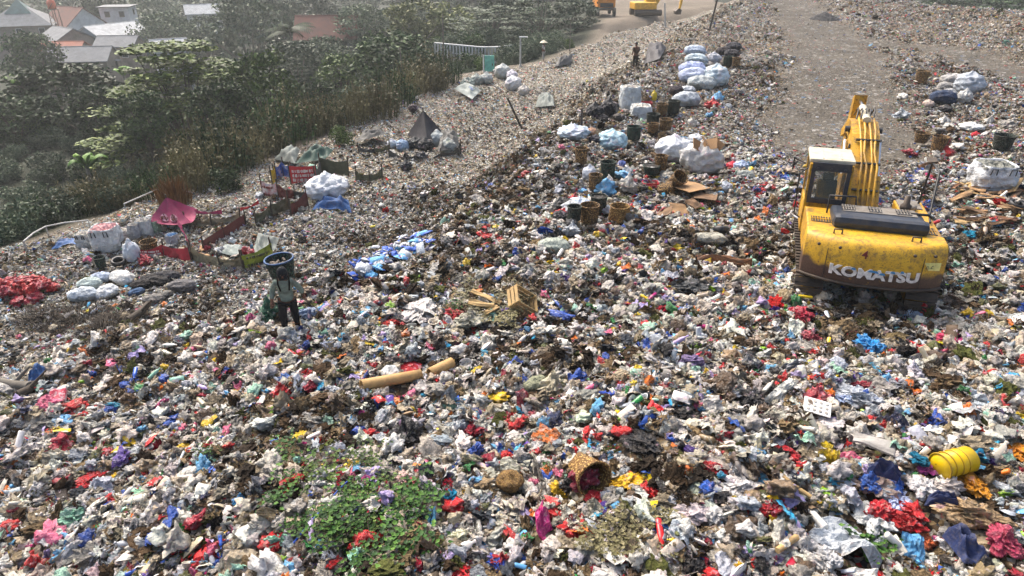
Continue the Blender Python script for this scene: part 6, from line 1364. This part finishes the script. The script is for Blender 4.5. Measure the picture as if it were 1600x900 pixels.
board(1360, 712, 58, 26, simple('grey_slatted_panel', hexc('a09c96'), .7, 0, .3), 'grey slatted panel lying above the yellow bucket', -32, (.05, .0), 'panel', 'panel', .03, dz=.2)
def tray():
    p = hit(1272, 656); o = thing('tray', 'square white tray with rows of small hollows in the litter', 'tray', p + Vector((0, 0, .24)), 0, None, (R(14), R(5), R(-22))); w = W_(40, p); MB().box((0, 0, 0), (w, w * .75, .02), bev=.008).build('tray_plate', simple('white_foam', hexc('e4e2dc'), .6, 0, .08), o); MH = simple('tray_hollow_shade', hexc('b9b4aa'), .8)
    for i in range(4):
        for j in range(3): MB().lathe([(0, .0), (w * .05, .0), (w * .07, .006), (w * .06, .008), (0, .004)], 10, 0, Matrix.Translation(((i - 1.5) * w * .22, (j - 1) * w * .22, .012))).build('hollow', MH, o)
tray()
def crumple(px, py, w, col, label, k=0, flat=1.0, rz=None, cat='plastic bag', kind_='bag', dz=.04, asp=1.0, rot=(0, 0)):
    p = hit(px, py); s = W_(w, p) / (1.15 if kind_ == 'bag' else 1); me = (BAGS if kind_ == 'bag' else SHEETS)[k]; o = put('plastic_bag' if kind_ == 'bag' else 'plastic_sheet', me, None, p + Vector((0, s * .15, dz)), (rot[0], rot[1], R(rz) if rz is not None else rq.uniform(0, 6)), (s, s * asp, s * flat), C(col)); return tag(o, label, cat)
BAGS4 = [bag_mesh('bag_fine', 71, 5, .5, False, crump=.42), bag_mesh('bag_fine', 73, 5, .55, True, crump=.38), bag_mesh('bag_fine', 79, 5, .4, False, crump=.5)]; BAGS = BAGS + BAGS4
crumple(1356, 552, 44, '1b86c8', 'bright blue plastic bag in front of the yellow excavator', 5, 1.1); crumple(1250, 505, 44, 'b81c3c', 'crimson bag near the left track of the yellow excavator', 7); crumple(1476, 538, 26, 'e0386a', 'hot pink bag below the right track of the yellow excavator', 5); crumple(1268, 536, 28, 'a83c4a', 'dull red bag below the crimson one', 6)
crumple(1342, 634, 56, 'b9c0c8', 'clear crinkled bag above the square white tray', 7, .9); crumple(1318, 632, 26, 'b9cdf0', 'pale blue bag touching the clear crinkled one', 5); crumple(1278, 632, 46, 'b84a54', 'dusty red bag left of the clear crinkled one', 6, .8)
crumple(1520, 770, 46, 'e79a1e', 'orange and white bag below the yellow bucket', 7, .9); crumple(1590, 716, 36, 'e08c1c', 'orange torn bag at the right edge', 7, .8); crumple(1376, 812, 42, 'c01f2c', 'red bag between torn clear sheet and brown rags at lower right', 5, .9); crumple(1400, 790, 46, 'b8c4e6', 'pale blue creased cloth above the red bag at lower right', 7, .7); crumple(1448, 855, 28, 'c9683c', 'rust orange bag by the navy cloth', 5)
crumple(1568, 860, 54, 'b03a58', 'large crimson-pink bag at the bottom right corner', 6, .9); crumple(1520, 822, 84, 'a08560', 'large dirty tan sack lying at the lower right', 7, .8, -25, asp=.7); crumple(1368, 770, 58, 'b59c8f', 'beige translucent bag above the pale blue cloth', 7, .6); crumple(1446, 776, 46, 'd0cdcc', 'white bag left of the orange one', 5, .8); crumple(1345, 705 - 12, 50, 'c8c2b8', 'off-white bag above the grey slatted panel', 6, .8)
crumple(1370, 828, 62, 'd3d6d4', 'smooth white bag overlapping the torn clear sheet', 5, .7); crumple(1254, 872, 40, 'd0cdc9', 'round white bag left of the torn clear sheet', 6, 1.2); crumple(1292, 884, 40, 'c8c8c8', 'second round white bag right of the first at the bottom', 5, 1.1)
def rag(px4, mat, label, seed=0, lift=.12): return tarp(px4, mat, label, 12, lift, 'cloth', 'cloth', seed)
B_NAVY = cloth2('navy_cloth', '16254e', '1d2f60', 3)
rag([(1466, 852, .15), (1500, 895, .15), (1545, 898, .15), (1475, 842, .2)], B_NAVY, 'long navy blue cloth trailing to the bottom right', 4, .2); rag([(1350, 752, .15), (1398, 766, .15), (1404, 758, .2), (1352, 744, .2)], B_NAVY, 'short navy cloth strip below the grey slatted panel', 5, .15); rag([(1440, 800, .1), (1500, 806, .1), (1490, 794, .15), (1446, 788, .15)], B_NAVY, 'teal-navy cloth below the white bag on the right', 7, .12)
crumple(632, 690, 46, '14181f', 'large black glossy bag above the brown stalk tangle', 6, .9); crumple(1176, 632, 44, '1c1f24', 'black bag in the litter at the right of centre', 5, .8); crumple(1072, 655, 34, '1e1e20', 'black bag below the blue bottle litter at centre right', 7, .8); crumple(1005, 704, 54, '15161a', 'torn black bag right of the broken basket', 7, .6); crumple(1082, 456, 44, '2f3538', 'dark grey bag in the litter right of the wooden crate', 7, .6)
crumple(865, 618, 46, 'c3b99c', 'round cream bag left of centre in the foreground', 6, 1.1); sack(838, 612, 44, '96997e', 'grey-green bolster left of the round cream bag', 40, .05, 1.0); crumple(812, 618, 26, 'bdb9b0', 'pale bag left of the grey-green bolster', 5, 1)
crumple(656, 496, 58, 'd9d3cc', 'white bag sheet in the litter right of the walking person', 7, .6); crumple(735, 510, 44, 'b3b09c', 'khaki bag below the wooden boards', 6, .8); crumple(708, 498, 30, 'b8232c', 'dark red bag left of the khaki one', 5, .8); crumple(610, 512, 24, 'd0423c', 'tomato red bag below the white bag sheet', 5, .8)
crumple(440, 622, 30, 'c31c22', 'red bag alone on the left slope', 6); crumple(446, 600, 24, '2b66b4', 'blue bag just above the lone red one', 5); crumple(487, 612, 22, 'a81c38', 'dark red bag right of the lone red one', 6); crumple(518, 618, 22, 'c9cdd0', 'white round bag right of the dark red one', 5, 1.1); crumple(580, 688, 28, 'c11a20', 'red bag left of the large black glossy bag', 7)
crumple(424, 864, 24, 'b8141f', 'deep red bag at the bottom left of the leafy branches', 5, 1.1); crumple(785, 888, 30, 'a3121f', 'dark red bag at the bottom edge centre', 6, 1.1); crumple(900, 878, 0.1, '000000', 'x', 0) if False else None
crumple(932, 792, 34, 'b3202a', 'red bag below the broken basket', 5, .9); crumple(904, 874, 26, 'c01828', 'small long red bag at the bottom centre', 6, .6, 20, asp=.5); crumple(976, 884, 30, 'c85a5c', 'salmon red sheet at the bottom centre', 1, 1, 60, kind_='sheet', cat='plastic sheet'); crumple(172, 716, 24, 'b8182c', 'red bag on the left slope below the striped pillow', 5); crumple(142, 756, 34, 'b81420', 'flat red bag below it on the left slope near mint sheet', 7, .5)
crumple(118, 818, 40, '8cc4a8', 'mint green bag at the lower left', 5, 1); crumple(80, 842, 44, 'a3b3c4', 'grey-blue bag strip left of the mint green bag', 7, .5, 50, asp=.4); crumple(378, 790, 24, '2f95cf', 'sky blue bag left of the leafy branches', 6); crumple(226, 818, 26, 'c9d6dc', 'white foam box lid at the lower left', 2, .4, kind_='sheet', cat='foam lid')
crumple(1158, 770, 50, 'dad6d2', 'white sheet bag at the right of centre bottom', 7, .7); crumple(1116, 818, 34, 'd4d2cf', 'white bag lower right of centre', 5, 1); crumple(1196, 804, 26, 'b81c28', 'red bag by the long pale stick', 5, .8); crumple(1228, 716, 36, 'b01c2a', 'red bag above the long pale stick', 7, .6)
crumple(832, 726, 26, 'd9d4c8', 'white foam piece left of the broken basket', 2, .4, kind_='sheet', cat='foam piece'); crumple(794, 720, 22, 'c91c22', 'scarlet bag between black bag and broken basket', 5); crumple(1530, 684, 24, 'd8341c', 'orange-red bag above the yellow bucket', 6, .8, asp=.6); crumple(1540, 730, 26, '5b2f86', 'purple bag right of the yellow bucket', 5)
crumple(1450, 742, 30, 'a83c8a', 'multicoloured beaded cloth left of the yellow bucket', 7, .7); crumple(420, 500, 34, '2d6a50', 'green mesh bag held low beside the walking person', 6, 1.4)
crumple(480, 497, 26, '8fa5c4', 'pale blue-grey bag right of the feet of the walking person', 5); crumple(1426, 500, 22, 'a9bccf', 'round clear plastic jar under the rear of the yellow excavator', 5, 1.2)
# straw baskets
bsk(904, 754, 56, 'large broken straw basket lying open with dark red sack inside', M_STRAW, 50, rot=(R(80), R(8), R(22)), taper=.6, dz=.12); 
def in_basket():
    for (dx, dy, dz, s, col, k, lab) in ((.04, -.2, .24, .31, '8c1f38', 6, 'dark red net sack inside the broken straw basket'), (-.16, -.24, .14, .2, '131315', 5, 'black bag inside the broken straw basket')):
        o = put('plastic_bag', BAGS[k], None, hit(902, 752) + Vector((dx, dy, dz)), (R(60), 0, .4), (s, s, s * .9), C(col)); tag(o, lab, 'plastic bag')
in_basket()
o = rbag(796, 772, 42, 'c39a52', 'round golden straw bundle left of the broken basket', .75, k=0, cat='straw bundle'); o.name = 'straw_bundle'; o.data = o.data.copy(); o.data.materials[0] = M_STRAW
# leafy branches
def branch_mesh(seed, mat=L_FRESH, n=130, size=.10):
    rs = random.Random(seed); st = MB(); lf = MB(); 
    for k in range(5):
        a = rs.uniform(-.9, .9); pts = [Vector((0, 0, 0))]
        for q in range(4): pts.append(pts[-1] + Vector((math.cos(a) * .13, math.sin(a) * .13, rs.uniform(-.02, .06)))); a += rs.uniform(-.4, .4)
        st.tube(pts, [.008, .007, .006, .005, .003], 5)
        for _ in range(n // 5):
            c = pts[rs.randrange(1, 5)] + Vector((rs.gauss(0, .07), rs.gauss(0, .07), rs.uniform(.0, .1))); a2 = rs.uniform(0, 6.28); d = Vector((math.cos(a2), math.sin(a2), rs.uniform(-.5, .3))).normalized() * size * rs.uniform(.6, 1.1); s = d.cross(Vector((0, 0, 1))).normalized() * d.length * .36
            lf.add([c, c + d * .35 + s, c + d, c + d * .35 - s, c + d * .4 - Vector((0, 0, .008))], [(0, 1, 4), (1, 2, 4), (2, 3, 4), (3, 0, 4)], False)
    return st.mesh('twig', M_BARK), lf.mesh('foliage', mat)
BR = [branch_mesh(i, L_FRESH, 130, sz) for i, sz in ((1, .085), (2, .065), (3, .1))]; BRW = [branch_mesh(i, L_REED, 150, .09) for i in (5,)] ; BRD = branch_mesh(7, L_MID, 130, .08)
def leafy(px, py, s, kk, label, group=None):
    p = hit(px, py); o = thing('leafy_branch', label, 'branch', p + Vector((0, 0, .1)), rq.uniform(0, 6.28), group); tw, lf = kk; put('twig', tw, o, (0, 0, 0), (0, 0, 0), s); put('foliage', lf, o, (0, 0, 0), (0, 0, 0), s)
for i in range(30):
    a = rq.uniform(0, 6.28); q = rq.random() ** .6; leafy(548 + 100 * q * math.cos(a), 812 + 68 * q * math.sin(a), rq.uniform(.7, 1.15), BR[i % 3] if rq.random() < .8 else BRD, 'cut branch with fresh green leaves in the green patch at the bottom', 'fresh green branches of the patch')
leafy(440, 728, .9, BR[0], 'small green branch alone above the green patch'); leafy(425, 712, .8, BRD, 'dull green branch beside the small green one above the patch'); leafy(578, 745, .9, BRD, 'dull green branch at the top right of the green patch'); leafy(350, 712, .7, BR[1], 'small green sprig left of the lone small branch'); leafy(1350, 884, .8, BR[2], 'green sprig at the bottom right below the torn clear sheet'); leafy(710, 500, .9, BR[1], 'green sprig in the litter by the khaki bag')
for i in range(6): leafy(950 + rq.uniform(-30, 60), 842 + rq.uniform(-14, 22), .8, BRW[0], 'withered olive branch in the bottom centre', 'withered branches at the bottom centre')
for i in range(9): leafy(750 + rq.uniform(-50, 60), 470 + rq.uniform(-14, 40), 1.0, BRW[0], 'withered branch around the broken wooden crate', 'withered branches near the crate')
def ribbon(pts, r, mat, label, name='strap', cat='strap', lift=.2):
    P = [Pt(a, b_, lift) for a, b_ in pts]; o = MB().tube([p - P[0] for p in P], r, 5).build(name, mat, None, P[0]); return tag(o, label, cat)
M_BLUEP = simple('blue_plastic_strap', hexc('1f55c0'), .4, 0, .1); ribbon([(462, 866), (500, 820), (534, 780), (556, 760)], .012, M_BLUEP, 'long straight blue strap lying across the green leafy patch')
ribbon([(1205, 748), (1232, 775), (1262, 795)], .03, M_WOOD, 'long pale wooden stick at the lower right', 'stick', 'stick'); ribbon([(1210, 880), (1240, 858)], .04, M_WOOD, 'short thick pale stick at the bottom right', 'stick', 'stick')
# mound of gravel beside the far road, brush pile on the left
def mound():
    p = hit(1287, 32); w = W_(56, p); b = MB()
    def f(u, v):
        x, y = (u - .5) * w * 1.1, (v - .5) * w * .9; q = math.hypot(x / (w / 2), y / (w * .42)); z = max(0, 1 - q) ** .8 * w * .27 + .12 * nz((x, y, 0), 2.5, 3) + .05 * nz((x, y, 1), 7, 3) - .12; return (x, y, z)
    tag(b.grid(40, 34, f, 0, False).build('gravel_mound', simple('dark_gravel', (.05, .05, .052), .95, 0, .3, (.12, .11, .1), 8, 1, .08, .2, 9), None, p), 'dark grey gravel mound beside the far end of the dirt road', 'mound')
mound()
TWIG = reed_mesh('twig_tangle', 31, M_BARK, 420, .5, .006, False)
for i in range(11): 
    p = hit(110 + rq.uniform(-75, 80), 512 + rq.uniform(-22, 26)); o = put('brush', TWIG, None, p + Vector((0, 0, .02)), (0, 0, rq.uniform(0, 6)), (rq.uniform(1.0, 1.6),) * 2 + (.24,)); tag(o, 'dark tangle of dead twigs in the brown hollow at the left', 'dead brush', 'dead brush in the left hollow')
# -- distant figures
def far_person(px, py, label, ctop, cbot, hat=False, h=1.6, face=0):
    p = hit(px, py); o = thing('person', label, 'person', p, face); k = h / 1.7; o.scale = (k, k, k)
    J = [((0, 0, .92), (.15, .11)), ((0, 0, 1.12), (.14, .11)), ((0, 0, 1.34), (.17, .11)), ((0, .01, 1.48), (.05, .05)), ((0, .03, 1.58), (.085, .09)), ((0, .03, 1.66), (.07, .08)), ((.2, 0, 1.38), (.06, .06)), ((.26, .05, 1.12), (.045, .045)), ((.24, .2, .95), (.035, .035)), ((-.2, 0, 1.38), (.06, .06)), ((-.25, .02, 1.12), (.045, .045)), ((-.27, .06, .88), (.035, .035)), ((.1, 0, .82), (.09, .09)), ((.11, .04, .46), (.065, .065)), ((.12, 0, .06), (.045, .05)), ((-.1, 0, .82), (.09, .09)), ((-.12, .02, .46), (.065, .065)), ((-.12, -.05, .06), (.045, .05))]
    E = [(0, 1), (1, 2), (2, 3), (3, 4), (4, 5), (2, 6), (6, 7), (7, 8), (2, 9), (9, 10), (10, 11), (0, 12), (12, 13), (13, 14), (0, 15), (15, 16), (16, 17)]
    skin_body('body', J, E, M_SKIN, o)
    skin_body('shirt', [(J[0][0], (.17, .13)), (J[1][0], (.16, .13)), (J[2][0], (.19, .13)), (J[6][0], (.075, .075)), (J[7][0], (.06, .06)), (J[9][0], (.075, .075)), (J[10][0], (.06, .06))], [(0, 1), (1, 2), (2, 3), (3, 4), (2, 5), (5, 6)], ctop, o)
    skin_body('trousers', [((0, 0, .92), (.165, .125)), (J[12][0], (.105, .105)), (J[13][0], (.085, .085)), ((.12, 0, .15), (.07, .07)), (J[15][0], (.105, .105)), (J[16][0], (.085, .085)), ((-.12, -.04, .15), (.07, .07))], [(0, 1), (1, 2), (2, 3), (0, 4), (4, 5), (5, 6)], cbot, o)
    if hat: MB().lathe([(.36, 1.62), (.2, 1.72), (.0, 1.84), (0, 1.80), (.18, 1.69), (.34, 1.61)], 18).build('hat', M_CREAM, o)
    else: MB().lathe([(0, .13), (.06, .12), (.1, .05), (.1, -.02)], 12, 0, Matrix.Translation((0, .02, 1.64))).build('hair', M_BLK, o)
far_person(849, 96, 'figure in pale clothes and a wide pale hat standing on the far rim', cloth('pale_shirt', 'b5b4ae', .1), cloth('pale_trousers', '9a9890', .1), True, 1.65, 1.2)
far_person(992, 106, 'figure in brown clothes standing beside the dark tarpaulin shelter', cloth('brown_shirt', '4a3226'), cloth('dark_trousers', '241d1a'), False, 1.6, .4)
# -- individually countable bags across the near heap
def bags_near():
    kinds = [('red', 'crumpled red plastic bag in the near litter', 'red plastic bags in the near litter', 13), ('crim', 'crumpled crimson plastic bag in the near litter', 'crimson plastic bags in the near litter', 8), ('white', 'crumpled white plastic bag in the near litter', 'white plastic bags in the near litter', 34), ('offw', 'dirty off-white plastic bag in the near litter', 'off-white plastic bags in the near litter', 22),
             ('cool', 'clear bluish plastic bag in the near litter', 'clear plastic bags in the near litter', 18), ('black', 'crumpled black plastic bag in the near litter', 'black plastic bags in the near litter', 8), ('blue', 'crumpled blue plastic bag in the near litter', 'blue plastic bags in the near litter', 12), ('yellow', 'crumpled yellow plastic bag in the near litter', 'yellow plastic bags in the near litter', 8), ('mint', 'pale green plastic bag in the near litter', 'pale green plastic bags in the near litter', 8)]
    for key, lab, grp, n in kinds:
        for i in range(n):
            px = rq.uniform(-20, 1620); py = 480 + 430 * rq.random() ** .8
            if px < 420 and py < 560: py += 120
            if 1210 < px < 1500 and py < 520: py += 60
            p = hit(px, min(py, 905)); s = rq.uniform(.17, .34); kx = rq.choice([5, 6, 7, 5, 7, 0, 2, 4]); o = put('plastic_bag', BAGS[kx], None, p + Vector((0, 0, .03)), (rq.uniform(-.3, .3), rq.uniform(-.3, .3), rq.uniform(0, 6.28)), (s, s * rq.uniform(.6, 1), s * rq.uniform(.6, 1.1)), tuple(c * rq.uniform(.8, 1.1) for c in PAL[key])); tag(o, lab, 'plastic bag', grp)
bags_near()

def camp_clutter():
    for i in range(30):
        px, py = rq.choice([(260, 392), (350, 390), (460, 312), (640, 240), (520, 280), (430, 350)]); p = hit(px + rq.gauss(0, 28), py + rq.gauss(0, 10)); s = rq.uniform(.25, .5)
        o = put('plastic_bag', BAGS[rq.randrange(8)], None, p + Vector((0, 0, .03)), (rq.uniform(-.3, .3), rq.uniform(-.3, .3), rq.uniform(0, 6)), s, PAL[rq.choice(['white', 'offw', 'cool', 'grey', 'beige', 'slate', 'sky', 'crim', 'dark', 'mint'])]); tag(o, 'small loose bag lying around the fenced sorting camp on the left', 'plastic bag', 'loose bags of the sorting camp')
    for i in range(16):
        px, py = rq.choice([(330, 400), (450, 300), (560, 260), (380, 360)]); board(px + rq.gauss(0, 30), py + rq.gauss(0, 8), rq.uniform(10, 24), rq.uniform(2, 6), rq.choice([M_WOOD2, M_BARK, M_CARD]), 'weathered board lying around the fenced sorting camp', rq.uniform(-60, 60), (rq.uniform(-.2, .2), 0), 'plank', 'plank', .02, 'boards of the sorting camp', .15)
    for i in range(26):
        px = rq.uniform(860, 1180); py = 372 - (px - 860) * .75 + rq.gauss(0, 22)
        if py < 70: continue
        p = hit(px, py); s = rq.uniform(.3, .6)
        o = put('plastic_bag', BAGS[rq.randrange(8)], None, p + Vector((0, 0, .03)), (rq.uniform(-.3, .3), rq.uniform(-.3, .3), rq.uniform(0, 6)), s, PAL[rq.choice(['white', 'white', 'offw', 'cool', 'cool', 'grey', 'beige', 'sky', 'red', 'black'])]); tag(o, 'loose bag lying between the baskets and sacks along the plateau rim', 'plastic bag', 'loose bags along the plateau rim')
    for i in range(16):
        px = rq.uniform(1390, 1600); py = 130 + (px - 1390) * .35 + abs(rq.gauss(0, 60)); p = hit(px, py); s = rq.uniform(.3, .6)
        o = put('plastic_bag', BAGS[rq.randrange(8)], None, p + Vector((0, 0, .03)), (rq.uniform(-.3, .3), rq.uniform(-.3, .3), rq.uniform(0, 6)), s, PAL[rq.choice(['white', 'white', 'offw', 'cool', 'grey', 'red', 'crim', 'sky'])]); tag(o, 'loose bag on the rubbish right of the dirt road', 'plastic bag', 'loose bags right of the dirt road')
camp_clutter()
o = put('straw_tuft', TANG, None, hit(932, 742) + Vector((0, 0, .05)), (R(60), 0, R(-60)), (.4, .4, .42)); tag(o, 'frayed yellow straw hanging off the broken straw basket', 'straw')
litter_all()
